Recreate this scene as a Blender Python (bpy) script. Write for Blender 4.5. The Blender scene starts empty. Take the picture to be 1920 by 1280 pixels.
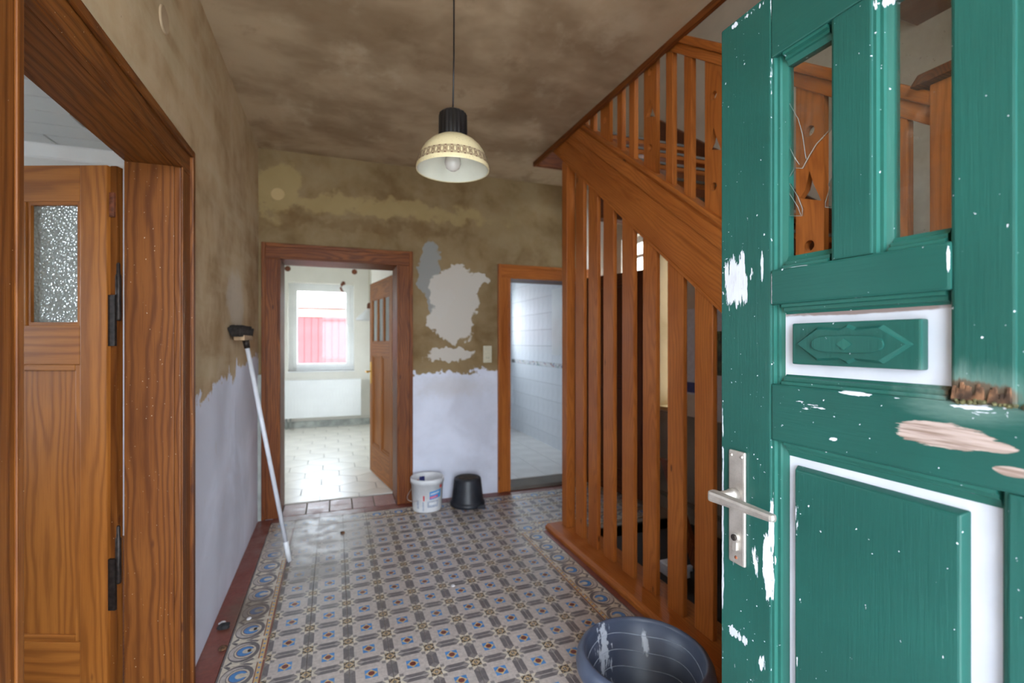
import bpy, bmesh, math, random
from mathutils import Vector
random.seed(7)
C = bpy.context.scene.collection
S = bpy.context.scene
PI = math.pi

# ------------------------------------------------------------------ camera, sky, light, exposure
H = 1.376
cd = bpy.data.cameras.new('camera')
cam = bpy.data.objects.new('camera', cd); C.objects.link(cam)
cam.location = (0, 0, H)
cam.rotation_euler = (PI/2, 0, -0.3562)
cd.sensor_width = 36.0
cd.lens = 891.4/1920*36
cd.clip_start = 0.02
cd.dof.use_dof = True
cd.dof.focus_distance = 1.05
cd.dof.aperture_fstop = 3.2
S.camera = cam

w = bpy.data.worlds.new('overcast_sky'); S.world = w
w.use_nodes = True
bg = w.node_tree.nodes['Background']
bg.inputs[0].default_value = (0.80, 0.89, 1.0, 1)
bg.inputs[1].default_value = 11.0
S.view_settings.view_transform = 'Standard'
S.view_settings.look = 'None'
S.view_settings.exposure = 0.85
S.view_settings.gamma = 1.0
S.view_settings.use_curve_mapping = False
S.cycles.max_bounces = 10
S.cycles.diffuse_bounces = 6
S.cycles.transparent_max_bounces = 12
S.cycles.caustics_reflective = False
S.cycles.caustics_refractive = False

def portal(name, loc, rot, sx, sy):
    l = bpy.data.lights.new(name, 'AREA'); l.shape = 'RECTANGLE'; l.size = sx; l.size_y = sy
    l.cycles.is_portal = True
    o = bpy.data.objects.new(name, l); C.objects.link(o); o.location = loc; o.rotation_euler = rot
# daylight enters through the open front door and windows, some unseen and added for light (portals only guide the sampling of the sky)
portal('front_door_daylight', (0.2, -0.66, 1.02), (PI/2, 0, 0), 1.2, 2.04)
portal('added_transom_daylight', (0.2, -0.66, 2.42), (PI/2, 0, 0), 1.2, 0.6)  # unseen opening over the door, added to send light deep into the hall
portal('kitchen_window_daylight', (-0.2, 8.62, 1.61), (-PI/2, 0, 0), 1.0, 1.42)
portal('added_kitchen_side_daylight', (-2.32, 6.5, 1.55), (0, -PI/2, 0), 1.3, 1.0)  # for the kitchen side window added out of view
portal('bathroom_daylight', (2.1, 7.32, 1.7), (-PI/2, 0, 0), 0.9, 1.0)
portal('added_side_room_daylight', (-3.82, 2.25, 1.55), (0, -PI/2, 0), 1.4, 1.5)  # for the side room window added out of view
portal('added_upper_window_daylight', (2.0, -0.68, 4.45), (PI/2, 0, 0), 1.0, 1.1)  # unseen upstairs opening, added to light the stairwell
portal('stair_window_daylight', (2.92, 3.71, 1.68), (0, PI/2, 0), 1.34, 0.48)
portal('narrow_window_daylight', (2.92, 3.24, 1.54), (0, PI/2, 0), 1.4, 0.3)

# ------------------------------------------------------------------ node helpers
def lin(c):
    return tuple(((v/255)/12.92 if v/255 <= 0.04045 else ((v/255+0.055)/1.055)**2.4) for v in c)
def col4(c): return (*lin(c), 1.0)

class Ex:
    def __init__(s, g, k): s.g, s.k = g, k
    def _m(s, op, a, b=None, c=None): return s.g.math(op, a, b, c)
    def __add__(s, o): return s._m('ADD', s, o)
    __radd__ = __add__
    def __mul__(s, o): return s._m('MULTIPLY', s, o)
    __rmul__ = __mul__
    def __sub__(s, o): return s._m('SUBTRACT', s, o)
    def __rsub__(s, o): return s._m('SUBTRACT', o, s)
    def __truediv__(s, o): return s._m('DIVIDE', s, o)
    def max(s, o): return s._m('MAXIMUM', s, o)
    def min(s, o): return s._m('MINIMUM', s, o)
    def pow(s, o): return s._m('POWER', s, o)
    def sin(s): return s._m('SINE', s)
    def abs(s): return s._m('ABSOLUTE', s)
    def sqrt(s): return s._m('SQRT', s)

class G:
    """node tree builder"""
    def __init__(s, m):
        s.m = m; m.use_nodes = True; s.t = m.node_tree
        s.n = s.t.nodes; s.n.clear()
        s.out = s.n.new('ShaderNodeOutputMaterial')
    def put(s, sock, v):
        if isinstance(v, Ex): s.t.links.new(v.k, sock)
        elif hasattr(v, 'is_linked'): s.t.links.new(v, sock)
        elif isinstance(v, tuple) and len(v) == 3 and sock.type == 'RGBA': sock.default_value = (*v, 1)
        else: sock.default_value = v
    def math(s, op, a, b=None, c=None):
        n = s.n.new('ShaderNodeMath'); n.operation = op
        s.put(n.inputs[0], a)
        if b is not None: s.put(n.inputs[1], b)
        if c is not None: s.put(n.inputs[2], c)
        return Ex(s, n.outputs[0])
    def pos(s):
        return s.n.new('ShaderNodeNewGeometry').outputs['Position']
    def objc(s):
        return s.n.new('ShaderNodeTexCoord').outputs['Object']
    def rand(s):
        return Ex(s, s.n.new('ShaderNodeObjectInfo').outputs['Random'])
    def sep(s, v):
        n = s.n.new('ShaderNodeSeparateXYZ'); s.t.links.new(v, n.inputs[0])
        return [Ex(s, o) for o in n.outputs]
    def vec(s, x, y, z):
        n = s.n.new('ShaderNodeCombineXYZ')
        for i, v in enumerate((x, y, z)): s.put(n.inputs[i], v)
        return n.outputs[0]
    def noise(s, v, scale=5.0, detail=3.0, rough=0.5, dist=0.0):
        n = s.n.new('ShaderNodeTexNoise'); s.t.links.new(v, n.inputs['Vector'])
        n.inputs['Scale'].default_value = scale; n.inputs['Detail'].default_value = detail
        n.inputs['Roughness'].default_value = rough; n.inputs['Distortion'].default_value = dist
        return Ex(s, n.outputs[0])
    def voro(s, v, scale=5.0, feature='F1'):
        n = s.n.new('ShaderNodeTexVoronoi'); s.t.links.new(v, n.inputs['Vector'])
        n.inputs['Scale'].default_value = scale; n.feature = feature
        return Ex(s, n.outputs['Distance'])
    def step(s, x, a, b, lo=0.0, hi=1.0):
        n = s.n.new('ShaderNodeMapRange'); n.interpolation_type = 'SMOOTHSTEP'
        s.put(n.inputs[0], x)
        if a <= b:
            vals = (a, b, lo, hi)
        else:
            vals = (b, a, hi, lo)
        for i, v in enumerate(vals): n.inputs[i+1].default_value = v
        return Ex(s, n.outputs[0])
    def mix(s, f, a, b):
        n = s.n.new('ShaderNodeMix'); n.data_type = 'RGBA'
        s.put(n.inputs[0], f); s.put(n.inputs[6], a); s.put(n.inputs[7], b)
        return n.outputs[2]
    def bump(s, h, strength=0.3, dist=0.01):
        n = s.n.new('ShaderNodeBump'); s.put(n.inputs['Height'], h)
        n.inputs['Strength'].default_value = strength; n.inputs['Distance'].default_value = dist
        return n.outputs[0]
    def bsdf(s, color, rough=0.6, metal=0.0, normal=None, spec=0.5, **kw):
        n = s.n.new('ShaderNodeBsdfPrincipled')
        s.put(n.inputs['Base Color'], color); s.put(n.inputs['Roughness'], rough)
        n.inputs['Metallic'].default_value = metal
        n.inputs['Specular IOR Level'].default_value = spec
        if normal is not None: s.t.links.new(normal, n.inputs['Normal'])
        for k, v in kw.items(): s.put(n.inputs[k], v)
        s.t.links.new(n.outputs[0], s.out.inputs[0]); return n
    # soft elliptical spot in two coordinates, with a ragged edge from e
    def spot(s, a, b, ca, cb, ra, rb, e=0.0, soft=0.25):
        da = (a-ca)*(1.0/ra); db = (b-cb)*(1.0/rb)
        r = (da*da+db*db).sqrt()+e
        return s.step(r, 1.0, 1.0-soft)

M = {}
def mat(name):
    m = bpy.data.materials.new(name); M[name] = m
    return G(m)

def simple(name, c, rough=0.5, metal=0.0, nscale=12.0, namt=0.15, bump=0.0, bscale=60.0, spec=0.5):
    g = mat(name); v = g.objc()
    n = g.noise(v, nscale, 4)
    cc = lin(c); dk = tuple(x*(1-namt*1.6) for x in cc); lt = tuple(min(1, x*(1+namt)) for x in cc)
    color = g.mix(g.step(n, 0.3, 0.7), dk, lt)
    nb = g.bump(g.noise(v, bscale, 4), bump, 0.004) if bump else None
    g.bsdf(color, rough, metal, nb, spec)
    return M[name]

def wood(name, light, mid, dark, axis, rough=0.45, ring=0.011, spec=0.22, knots=True, flecks=False, con=0.62):
    light, mid, dark = [(c[0], c[1]*0.985, c[2]*0.86) for c in (light, mid, dark)]
    g = mat(name); x, y, z = g.sep(g.objc()); r = g.rand()
    if axis == 's':      # boards following the pitch of the stairs
        wv, a, b = y*0.79+z*0.613, z*0.79-y*0.613, x
    else:
        wv = {'x': x, 'y': y, 'z': z}[axis]
        a, b = {'x': (y, z), 'y': (x, z), 'z': (x, y)}[axis]
    a = a+(r-0.5)*0.10; b = b+r*0.07+0.02; wv = wv+r*3.0
    low = g.noise(g.vec(a*1.0, b*1.0, wv*0.22), 7.0, 2, 0.5)
    mid_n = g.noise(g.vec(a, b, wv*0.12), 26.0, 3, 0.55)
    da = a+(low-0.5)*0.10
    wz = g.noise(g.vec(wv*0.45, r*7.0, 0.0), 1.6, 1)-0.5
    rr = (da*da+b*b*0.5+wz*wz*0.05).sqrt()+(mid_n-0.5)*0.016
    s1 = (rr*(2*PI/ring)).sin()*0.5+0.5
    lines = s1.pow(2.2)
    fine = g.noise(g.vec(a, b, wv*0.02), 420.0, 2, 0.6)
    tone = g.noise(g.vec(a, b, wv*0.3), 5.0, 3)
    c1 = g.mix(g.step(tone, 0.3, 0.7), lin(light), lin(mid))
    c2 = g.mix(lines*con, c1, lin(dark))
    c3 = g.mix(g.step(fine, 0.45, 0.75)*0.35, c2, lin(dark))
    if knots:
        kv = g.voro(g.vec(a*3.0, b*3.0, wv*1.0), 2.7)
        kk = g.step(kv, 0.075, 0.03)
        c3 = g.mix(kk*0.85, c3, lin((70, 34, 16)))
    if flecks:
        fl = g.noise(g.vec(a, b, wv), 170.0, 1)
        c3 = g.mix(g.step(fl, 0.785, 0.80), c3, lin((205, 190, 165)))
    nb = g.bump(lines*0.6+fine*0.6, 0.12, 0.002)
    g.bsdf(c3, g.step(fine, 0.2, 0.9, rough-0.06, rough+0.14), 0.0, nb, spec)

# pine, one material per grain direction
for ax in 'xyzs':
    wood('pine_casing_'+ax, (126, 76, 36), (110, 62, 26), (70, 32, 11), ax, ring=0.016, flecks=True)
    wood('pine_dark_'+ax, (138, 80, 38), (112, 58, 26), (74, 34, 14), ax)
    wood('pine_stair_'+ax, (180, 108, 56), (160, 90, 43), (116, 58, 26), ax, rough=0.36, con=0.36)
    wood('pine_leaf_'+ax, (168, 106, 52), (152, 92, 42), (116, 66, 28), ax, ring=0.02)
    wood('brown_leaf_'+ax, (110, 62, 38), (88, 48, 30), (54, 28, 18), ax)

# --- worn beige plaster of the hall
def plaster(name, kind):
    g = mat(name); P = g.pos(); x, y, z = g.sep(P)
    u = x if kind == 'back' else (y if kind in ('left', 'right') else x)
    n1 = g.noise(P, 1.7, 4, 0.55, 0.4); n2 = g.noise(P, 6.0, 5, 0.6, 0.3); n3 = g.noise(P, 26.0, 4, 0.6)
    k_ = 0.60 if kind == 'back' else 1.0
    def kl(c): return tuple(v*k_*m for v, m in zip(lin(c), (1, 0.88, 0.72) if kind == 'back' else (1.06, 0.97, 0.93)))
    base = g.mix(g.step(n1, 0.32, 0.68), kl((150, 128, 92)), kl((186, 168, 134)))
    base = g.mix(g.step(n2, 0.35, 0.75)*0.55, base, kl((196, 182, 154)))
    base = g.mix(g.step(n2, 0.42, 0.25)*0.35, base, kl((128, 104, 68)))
    wp = g.noise(P, 4.2, 3, 0.65); wq = g.noise(g.vec(x+5.0, y+3.0, z+9.0), 4.2, 3, 0.65)
    uw = u+(wp-0.5)*0.36; zw = z+(wq-0.5)*0.36
    rag = (n2-0.5)*0.9+(n3-0.5)*0.45
    pale = lin((206, 200, 190)); white = lin((228, 233, 248))
    if kind == 'back':
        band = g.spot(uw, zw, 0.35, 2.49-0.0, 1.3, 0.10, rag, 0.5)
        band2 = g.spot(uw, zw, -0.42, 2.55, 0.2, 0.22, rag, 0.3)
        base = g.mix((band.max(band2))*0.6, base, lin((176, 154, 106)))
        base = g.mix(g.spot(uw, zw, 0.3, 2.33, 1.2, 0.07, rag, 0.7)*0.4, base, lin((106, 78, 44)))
        bl = g.spot(uw, zw, 0.77, 2.0, 0.11, 0.26, rag*0.5, 0.12).max(g.spot(uw, zw, 0.86, 1.72, 0.10, 0.12, rag*0.5, 0.1))
        base = g.mix(bl*0.9, base, lin((150, 152, 150)))
        p1 = g.spot(uw, zw, 1.00, 1.84, 0.22, 0.24, rag*0.7, 0.1)
        p2 = g.spot(uw, zw, 0.97, 1.56, 0.23, 0.22, rag*0.7, 0.1)
        p3 = g.spot(uw, zw, 1.17, 1.90, 0.13, 0.08, rag*0.6, 0.1)
        p4 = g.spot(uw, zw, 0.92, 1.24, 0.22, 0.05, rag, 0.15)
        base = g.mix((p1.max(p2).max(p3).max(p4))*0.92, base, pale)
        base = g.mix(g.step(x, 2.28, 2.31), base, lin((236, 232, 224)))
        edge = 1.115
    elif kind == 'left':
        st = g.noise(g.vec(x, y*0.35, z*3.0), 2.2, 4, 0.6)
        base = g.mix(g.step(st, 0.42, 0.7)*0.5, base, lin((200, 184, 152)))
        base = g.mix(g.spot(u, z, 3.25, 1.62, 0.30, 0.22, rag, 0.4)*0.45, base, pale)
        edge = 1.13
    else:
        edge = 1.0
    low = g.step(z+(n2-0.5)*0.26+(n3-0.5)*0.10+(wp-0.5)*0.2-((u*0.08) if kind == 'left' else 0.0), edge-0.19*(kind == 'left')+0.012, edge-0.19*(kind == 'left')-0.012)
    lowc = g.mix(g.step(n1, 0.35, 0.7), lin((206, 209, 222)), white)
    lowc = g.mix(g.spot(u, z, 0.95, 0.98, 0.5, 0.16, rag, 0.8)*0.35 if kind == 'back' else g.step(n2, 0.6, 0.8)*0.25, lowc, lin((190, 180, 166)))
    colr = g.mix(low, base, lowc)
    sp = g.noise(P, 60.0, 2)
    colr = g.mix(g.step(sp, 0.76, 0.8)*0.5, colr, lin((96, 78, 56)))
    nb = g.bump(n2*0.5+n3*0.5+low*0.25, 0.25, 0.012)
    g.bsdf(colr, 0.85, 0, nb, 0.25)
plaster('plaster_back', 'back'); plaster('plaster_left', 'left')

g = mat('plaster_ceiling'); P = g.pos(); x, y, z = g.sep(P)
n1 = g.noise(g.vec(x*0.9, y*1.2, z), 1.9, 4, 0.55, 0.15); n2 = g.noise(g.vec(x, y*0.7, z), 4.0, 5, 0.62, 0.15); n3 = g.noise(P, 30, 3)
c = g.mix(g.step(n1, 0.32, 0.66), lin((150, 126, 98)), lin((190, 168, 138)))
c = g.mix(g.step(n2, 0.52, 0.72)*0.5, c, lin((206, 188, 160)))
c = g.mix(g.step(n2, 0.42, 0.26)*0.4, c, lin((122, 98, 70)))
g.bsdf(c, 0.88, 0, g.bump(n2*0.6+n3*0.3, 0.2, 0.01), 0.2)

def wallpaint(name, c, var=10, rough=0.8):
    g = mat(name); P = g.pos()
    n = g.noise(P, 3.0, 4, 0.6); n3 = g.noise(P, 40, 3)
    cc = g.mix(g.step(n, 0.3, 0.7), lin(tuple(v-var for v in c)), lin(c))
    g.bsdf(cc, rough, 0, g.bump(n3, 0.1, 0.005), 0.3)
wallpaint('paint_stairwell', (214, 202, 184), 12)
wallpaint('paint_kitchen', (226, 223, 214), 6)
wallpaint('paint_white', (226, 226, 224), 6)
wallpaint('paint_ceiling_white', (200, 204, 204), 3, 0.4)
wallpaint('render_outside', (190, 184, 172), 10)
wallpaint('paving', (196, 194, 188), 14)  # made pale so the yard bounces more daylight onto the hall ceiling
wallpaint('grout', (150, 140, 128), 24, 0.9)
wallpaint('grout_pale', (120, 118, 114), 10, 0.9)
wallpaint('grey_wall', (148, 140, 130), 22)
wallpaint('cream_board', (190, 164, 116), 8, 0.5)
wallpaint('cream_reveal', (158, 130, 88), 8, 0.6)
wallpaint('grey_threshold', (120, 114, 106), 14)
wallpaint('dark_pit', (44, 38, 34), 10)

# --- tile glaze: one shader per inlay colour; worn pale by the kitchen door, soiled by the broom
def tile_mat(name, c, wear=1.0):
    g = mat(name); P = g.pos(); x, y, z = g.sep(P)
    n2 = g.noise(P, 9, 4, 0.6); n3 = g.noise(P, 55, 3, 0.6)
    cc = lin(c)
    base = g.mix(g.step(n3, 0.3, 0.75), tuple(v*0.80 for v in cc), tuple(min(1, v*1.08) for v in cc))
    rag = (n2-0.5)*1.1
    worn = g.spot(x, y, -0.10, 3.72, 0.48, 0.62, rag, 0.55)
    base = g.mix(worn*0.8*wear, base, lin((176, 170, 164)))
    dirt = g.spot(x, y, -0.10, 3.10, 0.26, 0.26, rag*1.5, 0.8).max(g.spot(x, y, -0.42, 2.75, 0.16, 0.25, rag, 0.8))
    base = g.mix(dirt*0.68, base, lin((92, 74, 56)))
    film = g.step(g.noise(P, 2.3, 3), 0.4, 0.8)
    base = g.mix(film*0.18, base, lin((140, 132, 122)))
    g.bsdf(base, g.step(n2, 0.3, 0.7, 0.30, 0.48), 0, g.bump(n3, 0.05, 0.002), 0.5)
for nm, c_, wr in (('tile_light', (188, 178, 172), 1), ('tile_cream', (208, 198, 180), 1), ('tile_grey', (104, 98, 100), 1),
                   ('tile_midgrey', (132, 126, 124), 1), ('tile_dark', (62, 58, 56), 0.9), ('tile_tan', (188, 160, 118), 0.9),
                   ('tile_blue', (70, 134, 196), 0.9), ('tile_yellow', (206, 176, 122), 0.9), ('tile_maroon', (112, 48, 42), 0.9),
                   ('tile_red', (126, 66, 54), 0.35), ('tile_rose', (168, 128, 124), 0.3)):
    tile_mat(nm, c_, wr)
simple('tile_kitchen', (226, 222, 212), 0.28, nscale=3, namt=0.05)
simple('tile_white', (222, 225, 229), 0.55, nscale=3, namt=0.03)
simple('tile_bath_floor', (214, 212, 208), 0.25, nscale=4, namt=0.05)
g = mat('tile_decor'); x, y, z = g.sep(g.pos())
v = g.voro(g.vec(y*1.0, z*1.0, x*0.0), 34.0); n = g.noise(g.vec(y, z, 0.0), 28.0, 1); n2 = g.noise(g.vec(y+3.0, z, 0.0), 22.0, 1)
c = g.mix(g.step(v, 0.42, 0.34), lin((226, 226, 226)), g.mix(g.step(n, 0.48, 0.52), lin((60, 84, 150)), g.mix(g.step(n2, 0.48, 0.52), lin((196, 96, 70)), lin((96, 150, 110)))))
g.bsdf(c, 0.2)

# --- green door paint with white primer and bare wood showing through chips (in the door's own plane: y, z)
def door_paint(name, c, grain, blobs, chips=0.0):
    g = mat(name); P = g.pos(); x, y, z = g.sep(P)
    if grain == 'z': v1 = g.vec(x, y*1.0, z*0.16); v2 = g.vec(x, y, z*0.05)
    else: v1 = g.vec(x, y*0.16, z); v2 = g.vec(x, y*0.05, z)
    streak = g.noise(v2, 240, 3, 0.6); big = g.noise(P, 3.5, 3); fine = g.noise(v1, 70, 4, 0.65)*0.72+g.noise(v1, 210, 3, 0.7)*0.28; pit = g.noise(P, 130, 2)
    cc = lin(c)
    base = g.mix(g.step(big, 0.3, 0.7), tuple(t*0.86 for t in cc), tuple(min(1, t*1.08) for t in cc))
    base = g.mix(g.step(streak, 0.5, 0.75)*0.16, base, tuple(t*0.6 for t in cc))
    faded = g.spot(y, z, 0.36, 1.31, 0.10, 0.05, (fine-0.5)*1.2, 0.9)
    base = g.mix(faded*0.45, base, lin((128, 150, 142)))
    prim = g.mix(g.step(big, 0.35, 0.6), lin((204, 207, 216)), lin((182, 184, 192)))
    barew = g.mix(g.step(streak, 0.35, 0.65), lin((166, 148, 140)), lin((122, 102, 92)))
    m_ = None
    for (cy, cz, ry, rz, k) in blobs:
        b = g.spot(y, z, cy, cz, ry, rz, 0.0, 0.95)*k
        m_ = b if m_ is None else m_.max(b)
    dens = (m_ if m_ is not None else 0.0*big)
    chip = g.step(fine+dens*0.40+chips, 0.70, 0.715)
    small = g.step(pit+dens*0.13+chips, 0.74, 0.755)
    msk = chip.max(small)
    bare = g.spot(y, z, 0.385, 1.254, 0.060, 0.017, (fine-0.5)*1.6, 0.1).max(g.spot(y, z, 0.34, 1.25, 0.03, 0.008, (fine-0.5)*1.6, 0.1)).max(g.spot(y, z, 0.315, 1.224, 0.02, 0.006, (fine-0.5), 0.1))
    inner = g.step(fine+dens*0.40+chips, 0.83, 0.88)*g.step(big, 0.45, 0.55)
    colr = g.mix(msk, base, prim)
    colr = g.mix(bare.max(inner*0.7), colr, barew)
    rot = g.spot(y, z, 0.35, 1.312, 0.045, 0.018, (fine-0.5)*1.4, 0.3)
    colr = g.mix(rot*0.9, colr, lin((84, 66, 50)))
    nb = g.bump(streak*0.5+(1.0-msk.max(bare))*0.5, 0.28, 0.003)
    g.bsdf(colr, g.step(msk.max(bare).max(rot), 0, 1, 0.38, 0.8), 0, nb, 0.35)
stile_blobs = [(0.722, 1.495, 0.055, 0.10, 0.95), (0.663, 1.515, 0.008, 0.055, 0.85), (0.690, 1.50, 0.012, 0.04, 0.6), (0.652, 0.96, 0.022, 0.10, 1.0), (0.644, 1.05, 0.010, 0.13, 0.75),
               (0.715, 0.80, 0.05, 0.022, 0.75), (0.66, 0.78, 0.03, 0.03, 0.55), (0.758, 1.0, 0.006, 0.5, 0.75), (0.72, 1.0, 0.06, 0.25, 0.22), (0.70, 0.78, 0.08, 0.16, 0.25), (0.676, 0.965, 0.016, 0.055, 0.62), (0.70, 2.0, 0.08, 0.01, 0.6), (0.644, 1.95, 0.004, 0.2, 0.6)]
door_paint('green_stile', (27, 77, 69), 'z', stile_blobs, 0.0)
rail_blobs = [(0.58, 1.262, 0.09, 0.035, 0.42), (0.50, 1.297, 0.05, 0.006, 0.8), (0.53, 1.221, 0.02, 0.008, 0.8), (0.42, 1.29, 0.08, 0.03, 0.35), (0.35, 1.29, 0.05, 0.03, 0.6),
              (0.642, 1.47, 0.004, 0.06, 0.9), (0.377, 1.48, 0.004, 0.03, 1.0), (0.6, 1.506, 0.05, 0.006, 0.7)]
door_paint('green_rail', (27, 77, 69), 'y', rail_blobs, 0.0)
door_paint('green_panel', (27, 77, 69), 'z', [(0.58, 1.10, 0.04, 0.12, 0.25), (0.60, 1.0, 0.02, 0.3, 0.35)], -0.01)
door_paint('green_mould', (34, 89, 79), 'z', stile_blobs+[(0.45, 1.87, 0.10, 0.02, 0.5), (0.36, 1.33, 0.02, 0.04, 0.6)], 0.0)
g = mat('white_door_paint'); P = g.pos(); x, y, z = g.sep(P)
n = g.noise(P, 9, 4); f = g.noise(g.vec(x, y*0.15, z), 90, 3); cr = g.noise(g.vec(x, y*0.3, z*0.8), 34, 4, 0.7)
c = g.mix(g.step(n, 0.3, 0.7), lin((186, 189, 198)), lin((200, 203, 212)))
c = g.mix(g.step(cr, 0.69, 0.71), c, lin((150, 124, 104)))
edge = g.spot(y, z, 0.5, 1.423, 0.16, 0.006, (cr-0.5)*1.5, 0.4)
c = g.mix(edge*0.8, c, lin((104, 74, 56)))
g.bsdf(c, 0.45, 0, g.bump(f*0.4+g.step(cr, 0.69, 0.71, 1, 0), 0.25, 0.002))

# --- metals, plastics, glass
g = mat('brushed_aluminium'); n = g.noise(g.objc(), 300, 3); n2 = g.noise(g.objc(), 30, 3)
g.bsdf(g.mix(g.step(n2, 0.3, 0.7), lin((176, 168, 160)), lin((196, 189, 181))), g.step(n, 0.3, 0.7, 0.42, 0.6), 0.85, g.bump(n, 0.06, 0.001))
simple('dark_iron', (52, 44, 40), 0.5, 0.6, 60, 0.3, 0.2)
simple('brass', (206, 158, 70), 0.3, 0.9, 30, 0.1)
simple('rust', (120, 66, 40), 0.7, 0.2, 60, 0.3)
simple('black_plastic', (28, 27, 28), 0.35, 0, 20, 0.2)
simple('black_bucket', (38, 41, 48), 0.45, 0, 14, 0.2, 0.1)
simple('soil_crust', (70, 58, 44), 0.9, 0, 20, 0.4, 0.5)
simple('white_plastic', (222, 224, 226), 0.35, 0, 20, 0.04)
simple('old_ivory_plastic', (206, 200, 176), 0.35, 0, 20, 0.05)
simple('enamel_white', (236, 236, 222), 0.22, 0, 8, 0.03)
simple('bulb_glass', (226, 222, 214), 0.12, 0, 8, 0.02)
simple('white_lacquer', (236, 238, 238), 0.28, 0, 5, 0.02)
simple('pvc_white', (240, 242, 242), 0.3, 0, 5, 0.02)
simple('label_blue', (66, 150, 214), 0.35, 0, 20, 0.08)
simple('label_pink', (214, 70, 120), 0.35, 0, 20, 0.08)
simple('label_red', (206, 84, 84), 0.35, 0, 20, 0.08)
simple('label_grey', (176, 184, 198), 0.35, 0, 40, 0.15)
simple('label_navy', (48, 54, 120), 0.35, 0, 40, 0.15)
simple('paper', (206, 208, 214), 0.7, 0, 30, 0.05)
simple('paper_cyan', (150, 190, 196), 0.7, 0, 30, 0.1)
simple('bristle_dark', (40, 33, 28), 0.9, 0, 60, 0.4)
simple('painted_pole', (214, 216, 222), 0.3, 0, 14, 0.05)
simple('raw_wood_block', (176, 146, 112), 0.7, 0, 30, 0.2)
simple('soot_rubble', (40, 38, 38), 0.95, 0, 60, 0.4)
simple('plaster_crumb', (206, 204, 206), 0.9, 0, 60, 0.1)
simple('barn_red', (132, 52, 54), 0.7, 0, 3, 0.1)
simple('roof_sheet', (196, 198, 200), 0.5, 0, 3, 0.1)
simple('skirting_green', (160, 164, 158), 0.6, 0, 8, 0.2)
simple('moss', (84, 80, 50), 0.95, 0, 60, 0.4, 0.5)
simple('rotten_wood', (96, 66, 44), 0.95, 0, 60, 0.5, 0.6)

g = mat('tub_plastic'); P = g.pos(); x, y, z = g.sep(P)
n = g.noise(P, 8, 3); sc = g.noise(g.vec(x*1.0, y*1.0, z*0.25), 55, 4, 0.7)
dx = x-1.05; dy = y-1.45
rim = (dx*dx+dy*dy).sqrt()
d1 = g.spot(x, z, 1.00, 0.17, 0.03, 0.08, (sc-0.5)*6.0, 0.4)*g.step(y, 1.5, 1.55)
d2 = g.spot(x, z, 1.17, 0.16, 0.012, 0.05, (sc-0.5)*3.0, 0.5)*g.step(y, 1.5, 1.55)
c = g.mix(g.step(n, 0.3, 0.7), lin((62, 70, 88)), lin((76, 84, 102)))
c = g.mix(d1.max(d2)*0.85, c, lin((200, 206, 216)))
c = g.mix(g.step(sc, 0.74, 0.78)*0.5, c, lin((170, 172, 176)))
g.bsdf(c, 0.42, 0, g.bump(n, 0.05, 0.003))

g = mat('lamp_enamel'); x, y, z = g.sep(g.objc()); P = g.objc()
n = g.noise(P, 160, 2)
c = g.mix(g.step(n, 0.62, 0.70)*0.5, lin((222, 208, 166)), lin((150, 126, 84)))
g.bsdf(c, 0.28)
simple('lamp_band_brown', (92, 44, 34), 0.35, 0, 30, 0.1)

def thin_glass(name, tint=(1, 1, 1), refl=0.03, dirt=0.05, dirtc=(150, 140, 130)):
    g = mat(name)
    tr = g.n.new('ShaderNodeBsdfTransparent'); tr.inputs[0].default_value = (*tint, 1)
    gl = g.n.new('ShaderNodeBsdfGlossy'); gl.inputs['Roughness'].default_value = 0.03
    df = g.n.new('ShaderNodeBsdfDiffuse'); df.inputs[0].default_value = col4(dirtc)
    lw = g.n.new('ShaderNodeLayerWeight'); lw.inputs[0].default_value = 0.5
    fr = Ex(g, lw.outputs['Facing']).pow(4.0)*0.55+refl
    n = g.noise(g.objc(), 50, 5, 0.7); sp = g.noise(g.objc(), 220, 1)
    a = g.n.new('ShaderNodeMixShader'); b = g.n.new('ShaderNodeMixShader')
    g.put(a.inputs[0], g.step(n, 0.35, 0.8, dirt*0.4, dirt*2)+g.step(sp, 0.78, 0.80)*0.5)
    g.t.links.new(tr.outputs[0], a.inputs[1]); g.t.links.new(df.outputs[0], a.inputs[2])
    g.put(b.inputs[0], fr); g.t.links.new(a.outputs[0], b.inputs[1]); g.t.links.new(gl.outputs[0], b.inputs[2])
    g.t.links.new(b.outputs[0], g.out.inputs[0])
thin_glass('pane_glass', (0.86, 0.88, 0.86), 0.03, 0.04)
thin_glass('pane_glass_clear', (0.96, 0.97, 0.97), 0.012, 0.01)
simple('glass_edge', (150, 166, 162), 0.2, 0, 40, 0.1)
g = mat('hammered_glass'); v = g.objc()
cell = g.voro(v, 95.0); n = g.noise(v, 60, 2)
nb = g.bump(cell+n*0.4, 0.6, 0.010)
tl = g.n.new('ShaderNodeBsdfTranslucent'); tl.inputs[0].default_value = col4((214, 220, 214)); g.t.links.new(nb, tl.inputs[1])
gl = g.n.new('ShaderNodeBsdfGlossy'); gl.inputs['Roughness'].default_value = 0.12; g.t.links.new(nb, gl.inputs['Normal'])
df = g.n.new('ShaderNodeBsdfDiffuse'); df.inputs[0].default_value = col4((196, 204, 198)); g.t.links.new(nb, df.inputs['Normal'])
a = g.n.new('ShaderNodeMixShader'); b = g.n.new('ShaderNodeMixShader')
a.inputs[0].default_value = 0.45; b.inputs[0].default_value = 0.2
g.t.links.new(tl.outputs[0], a.inputs[1]); g.t.links.new(df.outputs[0], a.inputs[2])
g.t.links.new(a.outputs[0], b.inputs[1]); g.t.links.new(gl.outputs[0], b.inputs[2]); g.t.links.new(b.outputs[0], g.out.inputs[0])

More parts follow.
